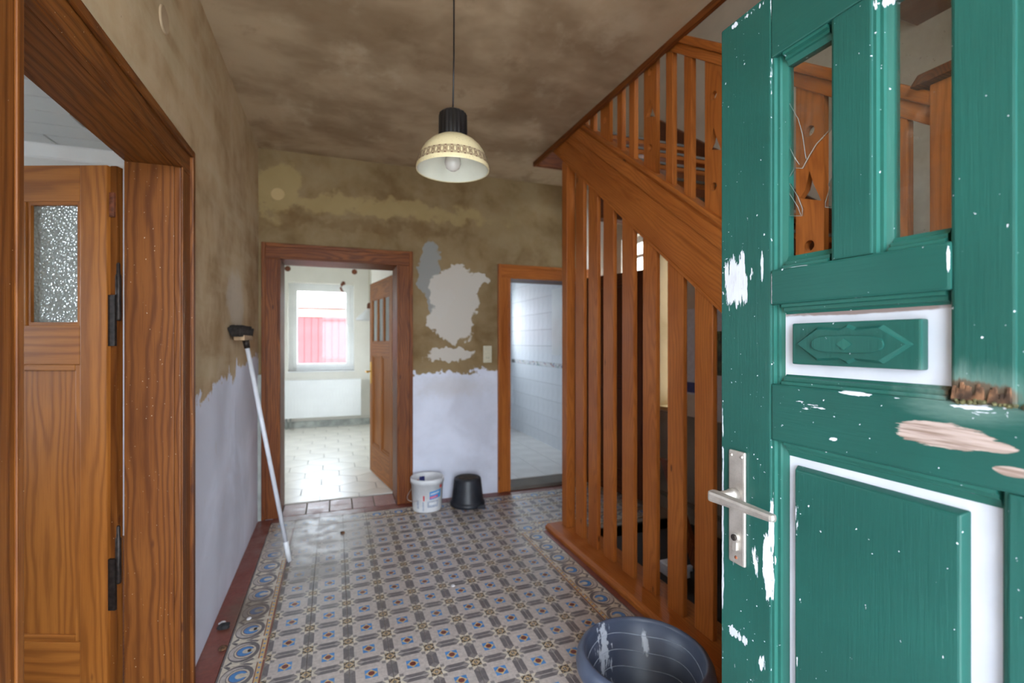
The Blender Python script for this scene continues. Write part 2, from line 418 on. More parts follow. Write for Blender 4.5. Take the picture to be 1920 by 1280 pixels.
g = mat('poster_print'); x, y, z = g.sep(g.objc()); n = g.noise(g.objc(), 14, 5, 0.7)
c = g.mix(g.step(n, 0.4, 0.6), lin((46, 58, 30)), lin((112, 128, 70)))
c = g.mix(g.step(z, 0.02, 0.12), g.mix(g.step(n, 0.4, 0.6), lin((30, 34, 24)), lin((70, 84, 48))), c)
g.bsdf(c, 0.5)

# ------------------------------------------------------------------ mesh helpers
FO = {}
class MB:
    def __init__(s): s.bm = bmesh.new(); s.mi = 0
    def face(s, vs):
        try:
            f = s.bm.faces.new(vs); f.material_index = s.mi; return f
        except ValueError: return None
    def poly(s, pts):
        return s.face([s.bm.verts.new(p) for p in pts])
    def box(s, x, y, z):
        v = [s.bm.verts.new((x[i], y[j], z[k])) for k in (0, 1) for j in (0, 1) for i in (0, 1)]
        for q in ((0, 2, 3, 1), (4, 5, 7, 6), (0, 1, 5, 4), (1, 3, 7, 5), (3, 2, 6, 7), (2, 0, 4, 6)):
            s.face([v[i] for i in q])
        return s
    def prism(s, pts, axis, a, b):
        """2-D outline pts extruded along axis from a to b; pts are the two other axes in order"""
        def P(p, t): return {'x': (t, p[0], p[1]), 'y': (p[0], t, p[1]), 'z': (p[0], p[1], t)}[axis]
        A = [s.bm.verts.new(P(p, a)) for p in pts]; B = [s.bm.verts.new(P(p, b)) for p in pts]
        n = len(pts); s.face(A); s.face(B[::-1])
        for i in range(n): s.face([A[i], B[i], B[(i+1) % n], A[(i+1) % n]])
        return s
    def hexa(s, lo, hi):
        """box from 4 lower and 4 upper points in order"""
        A = [s.bm.verts.new(p) for p in lo]; B = [s.bm.verts.new(p) for p in hi]
        s.face(A[::-1]); s.face(B)
        for i in range(4): s.face([A[i], A[(i+1) % 4], B[(i+1) % 4], B[i]])
        return s
    def lathe(s, prof, cx=0, cy=0, seg=48, cap0=False, cap1=False, mod=None, ax='z', cz=0):
        rings = []
        for (r, z) in prof:
            ring = []
            for i in range(seg):
                a = 2*PI*i/seg; rr = r*(mod(a, z) if mod else 1)
                p = (rr*math.cos(a), rr*math.sin(a), z)
                if ax == 'x': p = (p[2], p[0], p[1])
                elif ax == 'y': p = (p[0], p[2], p[1])
                ring.append(s.bm.verts.new((p[0]+cx, p[1]+cy, p[2]+cz)))
            rings.append(ring)
        for k in range(len(rings)-1):
            A, B = rings[k], rings[k+1]
            for i in range(seg): 
                f = s.face([A[i], A[(i+1) % seg], B[(i+1) % seg], B[i]])
                if f: f.smooth = True
        if cap0: s.face(rings[0][::-1])
        if cap1: s.face(rings[-1])
        return s
    def tube(s, pts, r, seg=10, caps=True):
        pts = [Vector(p) for p in pts]; rings = []
        for i, p in enumerate(pts):
            d = (pts[min(i+1, len(pts)-1)]-pts[max(i-1, 0)]).normalized()
            up = Vector((0, 0, 1)) if abs(d.z) < 0.9 else Vector((1, 0, 0))
            a = d.cross(up).normalized(); b = d.cross(a)
            rr = r[i] if isinstance(r, (list, tuple)) else r
            rings.append([s.bm.verts.new(p+a*(rr*math.cos(2*PI*k/seg))+b*(rr*math.sin(2*PI*k/seg))) for k in range(seg)])
        for A, B in zip(rings, rings[1:]):
            for k in range(seg):
                f = s.face([A[k], A[(k+1) % seg], B[(k+1) % seg], B[k]])
                if f: f.smooth = True
        if caps: s.face(rings[0][::-1]); s.face(rings[-1])
        return s
    def bevel(s, wd):
        s.bm.normal_update()
        ed = [e for e in s.bm.edges if len(e.link_faces) == 2 and e.calc_face_angle(0) > 0.6]
        if ed: bmesh.ops.bevel(s.bm, geom=ed, offset=wd, segments=2, affect='EDGES', profile=0.6, clamp_overlap=True)
        return s
    def build(s, name, m, parent=None, kind=None, keep=False, fixn=True):
        if fixn: bmesh.ops.recalc_face_normals(s.bm, faces=s.bm.faces)
        me = bpy.data.meshes.new(name)
        vs = [v.co.copy() for v in s.bm.verts]
        if keep: c = Vector((0, 0, 0))
        else:
            lo = Vector([min(v[i] for v in vs) for i in range(3)]); hi = Vector([max(v[i] for v in vs) for i in range(3)])
            c = (lo+hi)/2
            if parent is None: c.z = lo.z
        for v in s.bm.verts: v.co -= c
        s.bm.to_mesh(me); s.bm.free()
        for mm in (m if isinstance(m, (list, tuple)) else [m]): me.materials.append(M[mm])
        return link(name, me, c, parent, kind)
def link(name, me, c, parent=None, kind=None):
    o = bpy.data.objects.new(name, me); C.objects.link(o)
    c = Vector(c)
    if parent is not None:
        o.parent = parent; o.location = c-FO[parent.name]
    else: o.location = c
    FO[o.name] = c
    if kind: o['kind'] = kind
    return o
def thing(name, label, cat, loc=(0, 0, 0), rotz=None, kind=None, group=None):
    o = bpy.data.objects.new(name, None); C.objects.link(o); o.location = loc
    o.empty_display_size = 0.1
    if rotz is not None: o.rotation_euler = (0, 0, rotz); FO[o.name] = Vector((0, 0, 0))
    else: FO[o.name] = Vector(loc)
    tag(o, label, cat, kind, group); return o
def tag(o, label, cat, kind=None, group=None):
    o['label'] = label; o['category'] = cat
    if kind: o['kind'] = kind
    if group: o['group'] = group
    return o
def box(name, x, y, z, m, parent=None, bev=0.0, kind=None):
    b = MB().box(x, y, z)
    if bev: b.bevel(bev)
    return b.build(name, m, parent, kind)
def struct(o, label, cat): return tag(o, label, cat, 'structure')

def wall(name, axis, t, ext, zr, openings, m, label):
    """axis 'x': wall lies in x=const (t is its x range, ext its y range); openings are (a0,a1,z0,z1)"""
    if zr[0] == 0: zr = (-0.1, zr[1])
    openings = [(o[0], o[1], -0.2 if o[2] == 0 else o[2], o[3]) for o in openings]
    mb = MB()
    As = sorted(set([ext[0], ext[1]]+[o[0] for o in openings]+[o[1] for o in openings]))
    for a0, a1 in zip(As, As[1:]):
        am = (a0+a1)/2
        segs = [zr]
        for o in openings:
            if o[0] < am < o[1]:
                ns = []
                for (p, q) in segs:
                    if o[2] > p: ns.append((p, min(q, o[2])))
                    if o[3] < q: ns.append((max(p, o[3]), q))
                segs = ns
        for zz in segs:
            if axis == 'x': mb.box(t, (a0, a1), zz)
            else: mb.box((a0, a1), t, zz)
    bmesh.ops.remove_doubles(mb.bm, verts=mb.bm.verts, dist=1e-5)
    return struct(mb.build(name, m), label, 'wall')

# ------------------------------------------------------------------ the shell
XL, YB, XR, ZC = -0.555, 4.12, 2.60, 2.87
YF = -0.40
wall('wall_left', 'x', (-0.70, XL), (YF, YB), (0, 3.1), [(1.095, 2.09, 0, 2.04)], 'plaster_left', 'patchy beige plaster wall with whitewashed lower part left of the hall')
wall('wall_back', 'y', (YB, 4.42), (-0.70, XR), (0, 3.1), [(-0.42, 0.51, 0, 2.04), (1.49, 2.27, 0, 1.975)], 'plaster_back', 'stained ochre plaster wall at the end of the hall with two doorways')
wall('wall_right', 'x', (XR, 2.90), (YF, YB), (-1.2, 5.4), [(3.09, 3.385, 0.83, 2.25), (3.47, 3.95, 1.0, 2.36)], 'paint_stairwell', 'pale stairwell wall behind the wooden stairs')
wall('wall_front', 'y', (-0.65, YF), (-0.70, 2.9), (0, 5.4), [(-0.40, 0.80, 0, 2.05), (-0.40, 0.80, 2.13, 2.72), (1.5, 2.5, 3.9, 5.0)], 'paint_white', 'front wall around the open entrance door')  # transom and upper openings are unseen, added to let in light
mb = MB()
mb.box((-0.70, 1.55), (YF, YB), (ZC, 3.06)); mb.box((1.55, XR), (3.65, YB), (ZC, 3.06))
struct(mb.build('ceiling', 'plaster_ceiling'), 'mottled brown and beige plaster ceiling of the hall', 'ceiling')
struct(box('ceiling_soffit', (1.55, XR), (YF, 1.45), (2.88, 3.06), 'pine_dark_y'), 'dark brown wooden soffit over the foot of the stairs', 'soffit')
# upper storey around the stairwell
wall('wall_upper_left', 'x', (-0.70, -0.555), (YF, 4.9), (3.06, 5.4), [], 'paint_stairwell', 'upper storey wall left of the stairwell')
wall('wall_upper_back', 'y', (4.6, 4.9), (-0.70, 2.9), (3.06, 5.4), [], 'paint_stairwell', 'upper storey wall beyond the landing')
struct(box('floor_upper', (-0.555, XR), (4.12, 4.6), (2.9, 3.06), 'pine_dark_x'), 'upper landing floor', 'floor')
struct(box('ceiling_upper', (-0.70, 2.9), (-0.65, 4.9), (5.4, 5.5), 'paint_stairwell'), 'upper storey ceiling above the stairwell', 'ceiling')
wall('wall_upper_right', 'x', (XR, 2.90), (YB, 4.9), (3.0, 5.4), [], 'paint_stairwell', 'upper storey wall right of the landing')

# brown boards round the ceiling opening
t = thing('trim_1', 'dark brown boards edging the ceiling opening above the stairs', 'trim', (1.56, 2.5, 2.83), kind='structure')
box('edge_board', (1.548, 1.572), (1.40, 3.66), (2.835, 3.08), 'pine_dark_y', t, 0.004)
box('edge_board', (1.572, XR), (3.63, 3.655), (2.835, 3.08), 'pine_dark_x', t, 0.004)

# ------------------------------------------------------------------ hall floor: encaustic tiles
TS = 0.17
def lx(c): return (c-1.169)*TS
def ly(r): return (r+13.07)*TS
floor = struct(box('floor', (-0.555, 1.452), (YF, 4.12), (-0.10, -0.012), 'grout'), 'patterned encaustic tile floor of the hall', 'floor')
floor2 = struct(box('floor_under_stairs', (1.452, XR), (3.06, 4.12), (-0.10, -0.012), 'grout'), 'patterned tile floor behind the slatted stair screen', 'floor')

def clip(poly, h=0.5):
    for ax, sgn in ((0, 1), (0, -1), (1, 1), (1, -1)):
        out = []; n = len(poly)
        for i in range(n):
            p, q = poly[i], poly[(i+1) % n]
            ip, iq = sgn*p[ax] <= h+1e-9, sgn*q[ax] <= h+1e-9
            if ip: out.append(p)
            if ip != iq:
                tt = (sgn*h-p[ax])/(q[ax]-p[ax]); out.append((p[0]+tt*(q[0]-p[0]), p[1]+tt*(q[1]-p[1])))
        poly = out
        if len(poly) < 3: return []
    return poly
def sq(cx, cy, h, rot=0.0):
    return [(cx+h*math.sqrt(2)*math.cos(rot+PI/4+k*PI/2), cy+h*math.sqrt(2)*math.sin(rot+PI/4+k*PI/2)) for k in range(4)]
def ngon(cx, cy, r, n, rot=0, ry=None):
    return [(cx+r*math.cos(rot+2*PI*k/n), cy+(ry or r)*math.sin(rot+2*PI*k/n)) for k in range(n)]
def inlay_tile(name, layers, mats, size=TS-0.0016, base=0):
    """tile body plus thin inlay polygons; layers = [(material index, level, polygon)]"""
    mb = MB(); h = size/2
    mb.mi = base
    z0, z1, e = -0.012, 0.0, 0.0009
    lo = [(-h, -h, z0), (h, -h, z0), (h, h, z0), (-h, h, z0)]
    md = [(-h, -h, z1-e), (h, -h, z1-e), (h, h, z1-e), (-h, h, z1-e)]
    hi = [(-h+e, -h+e, z1), (h-e, -h+e, z1), (h-e, h-e, z1), (-h+e, h-e, z1)]
    L = [[mb.bm.verts.new(p) for p in q] for q in (lo, md, hi)]
    for A, B in zip(L, L[1:]):
        for i in range(4): mb.face([A[i], A[(i+1) % 4], B[(i+1) % 4], B[i]])
    mb.face(L[2])
    for mi, lev, pl in layers:
        p2 = clip(pl, 0.5)
        if len(p2) < 3: continue
        mb.mi = mi
        mb.poly([(p[0]*size*0.994, p[1]*size*0.994, z1+0.00012*lev) for p in p2])
    me = bpy.data.meshes.new(name)
    for f in mb.bm.faces:
        f.normal_update()
        if f.normal.z < -0.5: f.normal_flip()
    mb.bm.to_mesh(me); mb.bm.free()
    for m in mats: me.materials.append(M[m])
    return me
TM = ['tile_light', 'tile_cream', 'tile_grey', 'tile_midgrey', 'tile_dark', 'tile_tan', 'tile_blue', 'tile_yellow', 'tile_maroon', 'tile_red']
lay = []
for sx in (-0.5, 0.5):
    for sy in (-0.5, 0.5):
        star = []
        for k in range(16):
            a = PI/8*(k)+PI/8*1.0
            rr = 0.30 if k % 2 == 0 else 0.165
            star.append((sx+rr*math.cos(a), sy+rr*math.sin(a)))
        lay.append((1, 1, star))
        for qx in (-1, 1):
            for qy in (-1, 1): lay.append((3, 2, sq(sx+qx*0.175, sy+qy*0.175, 0.048)))
        lay.append((4, 4, sq(sx, sy, 0.125)))
        lay.append((5, 5, sq(sx, sy, 0.078, PI/4)))
        lay.append((4, 6, sq(sx, sy, 0.034)))
        for qx in (-1, 1):
            for qy in (-1, 1): lay.append((5, 5, sq(sx+qx*0.095, sy+qy*0.095, 0.018)))
def barpoly(f): return [f(-0.335, 0), (f(-0.225, 0.125)), (f(0.225, 0.125)), (f(0.335, 0)), (f(0.225, -0.125)), (f(-0.225, -0.125))]
for s_ in (-0.5, 0.5):
    for f in ((lambda a, b: (a, s_+b)), (lambda a, b: (s_+b, a))):
        lay.append((2, 3, barpoly(f)))
        for e in (-1, 1): lay.append((3, 4, [f(e*0.325, 0), f(e*0.235, 0.10), f(e*0.145, 0), f(e*0.235, -0.10)]))
lay.append((6, 1, sq(0, 0, 0.155)))
lay.append((7, 2, [((0.150 if k % 2 == 0 else 0.100)*math.cos(k*PI/4), (0.150 if k % 2 == 0 else 0.100)*math.sin(k*PI/4)) for k in range(8)]))
lay.append((8, 4, ngon(0, 0, 0.082, 8, PI/8)))
field_me = inlay_tile('floor_tile', lay, TM)
# border: +x side is the inner side
bl = [(9, 1, [(0.455, -0.5), (0.5, -0.5), (0.5, 0.5), (0.455, 0.5)]),
      (7, 1, [(0.35, -0.5), (0.455, -0.5), (0.455, 0.5), (0.35, 0.5)]),
      (8, 1, [(0.325, -0.5), (0.35, -0.5), (0.35, 0.5), (0.325, 0.5)]),
      (2, 1, [(-0.5, -0.5), (-0.455, -0.5), (-0.455, 0.5), (-0.5, 0.5)]),
      (2, 2, ngon(-0.06, 0, 0.375, 20, 0, 0.44)), (0, 3, ngon(-0.10, 0, 0.315, 20, 0, 0.36)),
      (2, 4, ngon(-0.02, 0, 0.285, 20, 0, 0.31)), (1, 5, ngon(-0.03, 0.0, 0.255, 16, 0, 0.275)),
      (8, 6, ngon(-0.03, 0, 0.215, 16, 0, 0.225)), (6, 7, ngon(-0.03, 0, 0.198, 16, 0, 0.205)),
      (1, 8, ngon(0.01, 0, 0.11, 14, 0, 0.10)), (1, 8, [(0.02, -0.06), (0.18, -0.08), (0.18, 0.08), (0.02, 0.06)]),
      (1, 3, ngon(0.345, 0.5, 0.07, 10)), (1, 3, ngon(0.345, -0.5, 0.07, 10)),
      (2, 2, [(-0.45, 0.5), (-0.30, 0.34), (-0.26, 0.42), (-0.36, 0.5)]), (2, 2, [(-0.45, -0.5), (-0.30, -0.34), (-0.26, -0.42), (-0.36, -0.5)]),
      (2, 2, [(-0.1, 0.5), (0.2, 0.36), (0.25, 0.42), (0.05, 0.5)]), (2, 2, [(-0.1, -0.5), (0.2, -0.36), (0.25, -0.42), (0.05, -0.5)])]
for k in (-0.4, -0.2, 0.0, 0.2, 0.4): bl.append((6, 2, sq(0.402, k*0.98, 0.028, PI/4)))
border_me = inlay_tile('border_tile', bl, TM, base=1)
def plain_tile(name, w_, d_, m, th=0.012, e=0.0012):
    mb = MB(); mb.box((-w_/2, w_/2), (-d_/2, d_/2), (-th, 0)); mb.bevel(e)
    bmesh.ops.recalc_face_normals(mb.bm, faces=mb.bm.faces)
    me = bpy.data.meshes.new(name); mb.bm.to_mesh(me); mb.bm.free(); me.materials.append(M[m]); return me
def place(me, name, x, y, rot=0.0, parent=floor, z=0.0):
    o = link(name, me, (x, y, z), parent); o.rotation_euler.z = rot
    o.rotation_euler.x = random.uniform(-1, 1)*0.0015; o.rotation_euler.y = random.uniform(-1, 1)*0.0015
    return o
for r in range(-12, 10):
    for c_ in range(0, 9): place(field_me, 'floor_tile', lx(c_), ly(r))
    place(border_me, 'border_tile', lx(-1), ly(r), 0.0)
for r in range(-12, 6): place(border_me, 'border_tile', lx(9), ly(r), PI)
place(border_me, 'border_tile', lx(9), ly(6), PI*0.5+PI)
for c_ in range(10, 16):
    if lx(c_+0.5) < XR: place(border_me, 'border_tile', lx(c_), ly(6), PI/2, floor2)
for r in range(7, 10):
    place(field_me, 'floor_tile', lx(9), ly(r))
    for c_ in range(10, 16): place(field_me, 'floor_tile', lx(c_), ly(r), 0, floor2)
for c_ in range(-1, 16): place(border_me, 'border_tile', lx(c_), ly(10), -PI/2, floor if c_ < 10 else floor2)
red_l = plain_tile('red_tile', 0.0985, TS*2-0.002, 'tile_red')
for k in range(-6, 6):
    place(red_l, 'red_tile', -0.505, ly(k*2-0.5+0.5)+TS*0.0, 0)
red_n = plain_tile('red_tile', 0.032, TS*2-0.002, 'tile_red')
for k in range(-4, 4): place(red_n, 'red_tile', 1.435, ly(k*2-0.5)-0.085+0.002, 0, floor)
red_b = plain_tile('red_tile', TS*2-0.002, 0.108, 'tile_red')
for k in range(0, 9):
    xx = lx(-1+k*2)+TS*0.5
    if xx+TS < XR: place(red_b, 'red_tile', xx, 4.064, 0, floor if xx < 1.4 else floor2)
red_s = plain_tile('red_tile', TS-0.002, 0.135, 'tile_rose')
thr = struct(box('floor_threshold', (-0.40, 0.49), (4.12, 4.45), (-0.10, -0.012), 'grout'), 'strip of rosy red tiles in the kitchen doorway', 'floor')
for k in range(5):
    for j in range(2):
        xx = -0.40+0.09+k*0.178
        if xx < 0.47: place(red_s, 'red_tile', xx, 4.20+j*0.137, 0, thr)
struct(box('floor_step', (1.50, 2.26), (4.12, 4.36), (-0.1, 0.028), 'grey_threshold'), 'grey threshold of the bathroom doorway', 'threshold')

# ------------------------------------------------------------------ doorway casings
def casing(name, label, axis, face, wallface, inner, top, width, m, headz, depth_to=None, lin_t=0.02, topw=None, mx=None):
    """pine architrave: two side boards and a head, each with a raised outer bead; plus the lining boards"""
    t = thing(name, label, 'trim', ((inner[0]+inner[1])/2 if axis == 'y' else face, face if axis == 'y' else (inner[0]+inner[1])/2, 0), kind='structure')
    a0, a1 = inner; tw = topw or width
    def bx(nm, a, z, d0, d1, mm, par=t, bev=0.004):
        if axis == 'y': return box(nm, a, (min(d0, d1), max(d0, d1)), z, mm, par, bev)
        return box(nm, (min(d0, d1), max(d0, d1)), a, z, mm, par, bev)
    along = 'x' if axis == 'y' else 'y'
    sgn = 1 if face < wallface else -1
    if axis == 'x': sgn = -1 if face > wallface else 1
    bead = face-sgn*0.012
    for (b0, b1, o0, o1, i0, i1) in ((a0-width, a0, a0-width-0.0015, a0-width+0.028, a0-0.02, a0), (a1, a1+width, a1+width-0.028, a1+width+0.0015, a1, a1+0.02)):
        sb = bx('side_board', (b0, b1), (0, top), wallface, face, m+'_z')
        bx('bead', (o0, o1), (0, top+tw+0.0015), wallface, bead, m+'_z', sb)
        bx('bead', (i0, i1), (0, top), face, face-sgn*0.006, m+'_z', sb)
    hb = bx('head_board', (a0-width, a1+width), (top, top+tw), wallface, face, m+'_'+along)
    bx('bead', (a0-width+0.028, a1+width-0.028), (top+tw-0.028, top+tw), face, bead, m+'_'+along, hb)
    bx('bead', (a0, a1), (top, top+0.02), face, face-sgn*0.006, m+'_'+along, hb)
    if depth_to is not None:
        bx('lining', (a0-lin_t, a0), (0, top), wallface, depth_to, (mx or m)+'_z', t, 0.002)
        bx('lining', (a1, a1+lin_t), (0, top), wallface, depth_to, (mx or m)+'_z', t, 0.002)
        bx('head_lining', (a0-lin_t, a1+lin_t), (top, top+lin_t), wallface, depth_to, (mx or m)+'_'+along, t, 0.002)
    return t
casing('trim_2', 'orange pine architrave round the doorway in the left wall', 'x', -0.533, XL, (1.115, 2.07), 2.02, 0.145, 'pine_casing', 2.02, -0.705, topw=0.105)
casing('trim_3', 'dark pine architrave round the kitchen doorway', 'y', 4.10, YB, (-0.40, 0.49), 2.02, 0.13, 'pine_dark', 2.02, 4.44, topw=0.12)
casing('trim_4', 'reddish pine architrave round the bathroom doorway', 'y', 4.10, YB, (1.51, 2.25), 1.955, 0.118, 'pine_stair', 1.955, 4.40, topw=0.125, mx='pine_dark')

# ------------------------------------------------------------------ side room on the left
t = struct(box('floor_side_room', (-3.8, -0.70), (-0.4, 4.12), (-0.1, 0.0), 'pine_dark_y'), 'floor of the side room', 'floor')
wall('wall_side_room_back', 'y', (4.12, 4.3), (-3.8, -0.70), (0, 3.1), [], 'paint_white', 'white wall at the back of the side room')
wall('wall_side_room_front', 'y', (-0.6, -0.4), (-3.8, -0.70), (0, 3.1), [], 'paint_white', 'white front wall of the side room')
wall('wall_side_room_left', 'x', (-3.8, -3.6), (-0.6, 4.3), (0, 3.1), [(1.5, 3.0, 0.85, 2.25)], 'paint_white', 'side room wall with the added window')
cr = struct(box('ceiling_side_room', (-3.8, -0.70), (-0.6, 4.3), (2.74, 3.1), 'paint_white'), 'white panelled ceiling of the side room', 'ceiling')
pan = 0.20
for k in range(0, 12):
    y1 = 4.10-k*pan
    L = -3.59; off = (k % 3)*0.5
    xs = [-3.59, -2.35+off*0.5, -0.705] if k % 2 else [-3.59, -1.75+off*0.3, -0.705]
    for xa, xb in zip(xs, xs[1:]):
        box('ceiling_panel', (xa+0.006, xb-0.006), (y1-pan+0.006, y1-0.002), (2.70, 2.74), 'paint_ceiling_white', cr, 0.005)
t = thing('trim_5', 'white cornice strip under the panelled side room ceiling', 'trim', (-2.1, 4.1, 2.63), kind='structure')
MB().prism([(4.12, 2.70), (4.12, 2.615), (4.10, 2.625), (4.065, 2.69), (4.065, 2.70)], 'x', -3.6, -0.70).build('moulding', 'pvc_white', t)
sp = thing('ceiling_spotlight', 'round chrome spotlight set in the white panelled ceiling', 'spotlight', (-1.62, 3.05, 2.69))
MB().lathe([(0.045, 2.692), (0.052, 2.699), (0.05, 2.70)], -1.62, 3.05, 24).build('rim', 'brushed_aluminium', sp)
MB().lathe([(0.046, 2.693), (0.03, 2.697)], -1.62, 3.05, 24, cap1=True).build('lens', 'bulb_glass', sp)
w1 = thing('window_4', 'unseen window added to light the side room', 'window', (-3.7, 2.5, 0.85), kind='structure')  # added out of view as the room's light source
for y_, z_ in (((1.5, 1.57), (0.85, 2.25)), ((2.93, 3.0), (0.85, 2.25)), ((1.57, 2.93), (0.85, 0.92)), ((1.57, 2.93), (2.18, 2.25)), ((2.22, 2.28), (0.92, 2.18))): box('window_frame', (-3.74, -3.68), y_, z_, 'pvc_white', w1)
box('pane', (-3.715, -3.71), (1.57, 2.22), (0.92, 2.18), 'pane_glass_clear', w1); box('pane', (-3.715, -3.71), (2.28, 2.93), (0.92, 2.18), 'pane_glass_clear', w1)

# ------------------------------------------------------------------ panelled pine door leaves (built in their own frame: hinge at x=0, leaf along -x, face at y=0)
def plate_holes(name, outer, holes, th, m, parent, axis='x', at=0.0):
    """flat board with real holes; outline in the two other axes"""
    cu = bpy.data.curves.new(name, 'CURVE'); cu.dimensions = '2D'; cu.fill_mode = 'BOTH'; cu.extrude = th/2
    for pl in [outer]+holes:
        sp = cu.splines.new('POLY'); sp.points.add(len(pl)-1)
        for i, p in enumerate(pl): sp.points[i].co = (p[0], p[1], 0, 1)
        sp.use_cyclic_u = True
    ob = bpy.data.objects.new('tmp', cu); C.objects.link(ob)
    dg = bpy.context.evaluated_depsgraph_get()
    me = bpy.data.meshes.new_from_object(ob.evaluated_get(dg))
    bpy.data.objects.remove(ob); bpy.data.curves.remove(cu)
    me.name = name
    mb = MB(); mb.bm.from_mesh(me); bpy.data.meshes.remove(me)
    for v in mb.bm.verts:
        a, b, t_ = v.co
        v.co = (at+t_, a, b) if axis == 'x' else ((a, at+t_, b) if axis == 'y' else (a, b, at+t_))
    return mb.build(name, m, parent)

def leaf(name, label, loc, rotz, wd, ht, pine, zpane, zpanel, th=0.04, npane=3, npanel=2, glass='hammered_glass', stile=0.10, side=1):
    t = thing(name, label, 'door', loc, rotz, 'structure')
    y0, y1 = 0.0, th
    box('stile', (-stile, 0), (y0, y1), (0.01, ht), pine+'_z', t, 0.003)
    box('stile', (-wd, -wd+stile), (y0, y1), (0.01, ht), pine+'_z', t, 0.003)
    ins = (-wd+stile, -stile)
    box('rail', ins, (y0, y1), (zpane[1], ht), pine+'_x', t, 0.002)
    box('rail', ins, (y0, y1), (zpanel[1], zpane[0]), pine+'_x', t, 0.002)
    box('rail', ins, (y0, y1), (0.01, zpanel[0]), pine+'_x', t, 0.002)
    W = ins[1]-ins[0]; mt = 0.035
    pw = (W-mt*(npane-1))/npane
    for i in range(npane):
        a = ins[0]+i*(pw+mt)
        p = box('pane', (a+0.002, a+pw-0.002), (y0+0.016, y0+0.022), (zpane[0], zpane[1]), glass, t)
        for (bx_, bz) in (((a, a+0.012), zpane), ((a+pw-0.012, a+pw), zpane), ((a+0.012, a+pw-0.012), (zpane[0], zpane[0]+0.012)), ((a+0.012, a+pw-0.012), (zpane[1]-0.012, zpane[1]))):
            box('bead', bx_, (y0+0.004, y0+0.0155), bz, pine+('_z' if bz is zpane else '_x'), p)
        if i < npane-1: box('muntin', (a+pw, a+pw+mt), (y0, y1), zpane, pine+'_z', t, 0.003)
    mt = 0.08; pw = (W-mt*(npanel-1))/npanel
    for i in range(npanel):
        a = ins[0]+i*(pw+mt)
        p = box('panel', (a, a+pw), (y0+0.016, y0+0.028), zpanel, pine+'_z', t)
        e = 0.022
        for (bx_, bz, ax_) in (((a, a+e), zpanel, 'z'), ((a+pw-e, a+pw), zpanel, 'z'), ((a+e, a+pw-e), (zpanel[0], zpanel[0]+e), 'x'), ((a+e, a+pw-e), (zpanel[1]-e, zpanel[1]), 'x')):
            box('moulding', bx_, (y0+0.006, y0+0.0155), bz, pine+'_'+ax_, p, 0.003)
        if i < npanel-1: box('muntin', (a+pw, a+pw+mt), (y0, y1), zpanel, pine+'_z', t, 0.003)
    return t
# pine door of the side room, opened past square into the room; hinge side towards the jamb
d2 = leaf('door_2', 'pine door with hammered glass panes standing open in the left doorway', (-0.750, 2.058, 0), -0.375, 0.84, 1.995, 'pine_leaf', (1.432, 1.868), (0.318, 1.295), th=0.042, stile=0.097)
# rebated hinge edge seen beside the face, and its hinges
box('rebate_strip', (0.0, 0.022), (0.014, 0.042), (0.012, 1.997), 'pine_casing_z', d2, 0.002)
for zz in (1.55, 0.62):
    hg = MB().lathe([(0.007, zz-0.10), (0.009, zz-0.095), (0.009, zz+0.06), (0.006, zz+0.065), (0.006, zz+0.10), (0.003, zz+0.105)], 0.027, 0.016, 12, True, True).build('hinge', 'dark_iron', d2)
    box('hinge_leaf', (0.0, 0.024), (0.004, 0.014), (zz-0.19, zz-0.01), 'dark_iron', hg)
box('lock_strike', (0.002, 0.02), (0.006, 0.0135), (1.815, 1.90), 'rust', d2)
# kitchen door leaf, opened into the kitchen
ang = math.atan2(5.28-4.45, 0.36-0.50)
d3 = leaf('door_3', 'brown pine door with three glass panes opened into the kitchen', (0.488, 4.46, 0), ang+PI, 0.84, 1.985, 'pine_leaf', (1.37, 1.81), (0.30, 1.23), glass='hammered_glass')
hp = box('handle_plate', (-0.815, -0.775), (-0.006, 0.0), (0.93, 1.16), 'brass', d3, 0.002)
MB().tube([(-0.795, 0, 1.06), (-0.795, -0.05, 1.06), (-0.79, -0.056, 1.06), (-0.69, -0.056, 1.058)], 0.009, 10).build('handle', 'brass', hp)
# bathroom door leaf, opened out into the hall behind the stair screen
ang = math.atan2(3.36-4.09, 2.46-2.252)
d4 = thing('door_4', 'dark brown bathroom door standing open behind the stair slats', 'door', (2.262, 4.085, 0), ang+PI, 'structure')
box('stile', (-0.10, 0), (0, 0.04), (0.035, 1.98), 'brown_leaf_z', d4, 0.003); box('stile', (-0.77, -0.67), (0, 0.04), (0.035, 1.98), 'brown_leaf_z', d4, 0.003)
for (z0, z1) in ((0.035, 0.25), (0.95, 1.07), (1.86, 1.98)): box('rail', (-0.67, -0.10), (0, 0.04), (z0, z1), 'brown_leaf_x', d4, 0.003)
for (z0, z1) in ((0.25, 0.95), (1.07, 1.86)): box('panel', (-0.67, -0.10), (0.012, 0.026), (z0, z1), 'brown_leaf_z', d4)
MB().lathe([(0.0, -0.05), (0.02, -0.045), (0.024, -0.03), (0.01, -0.015), (0.01, 0.0)], -0.72, 0, 12, ax='y', cz=1.04).build('knob', 'dark_iron', d4)

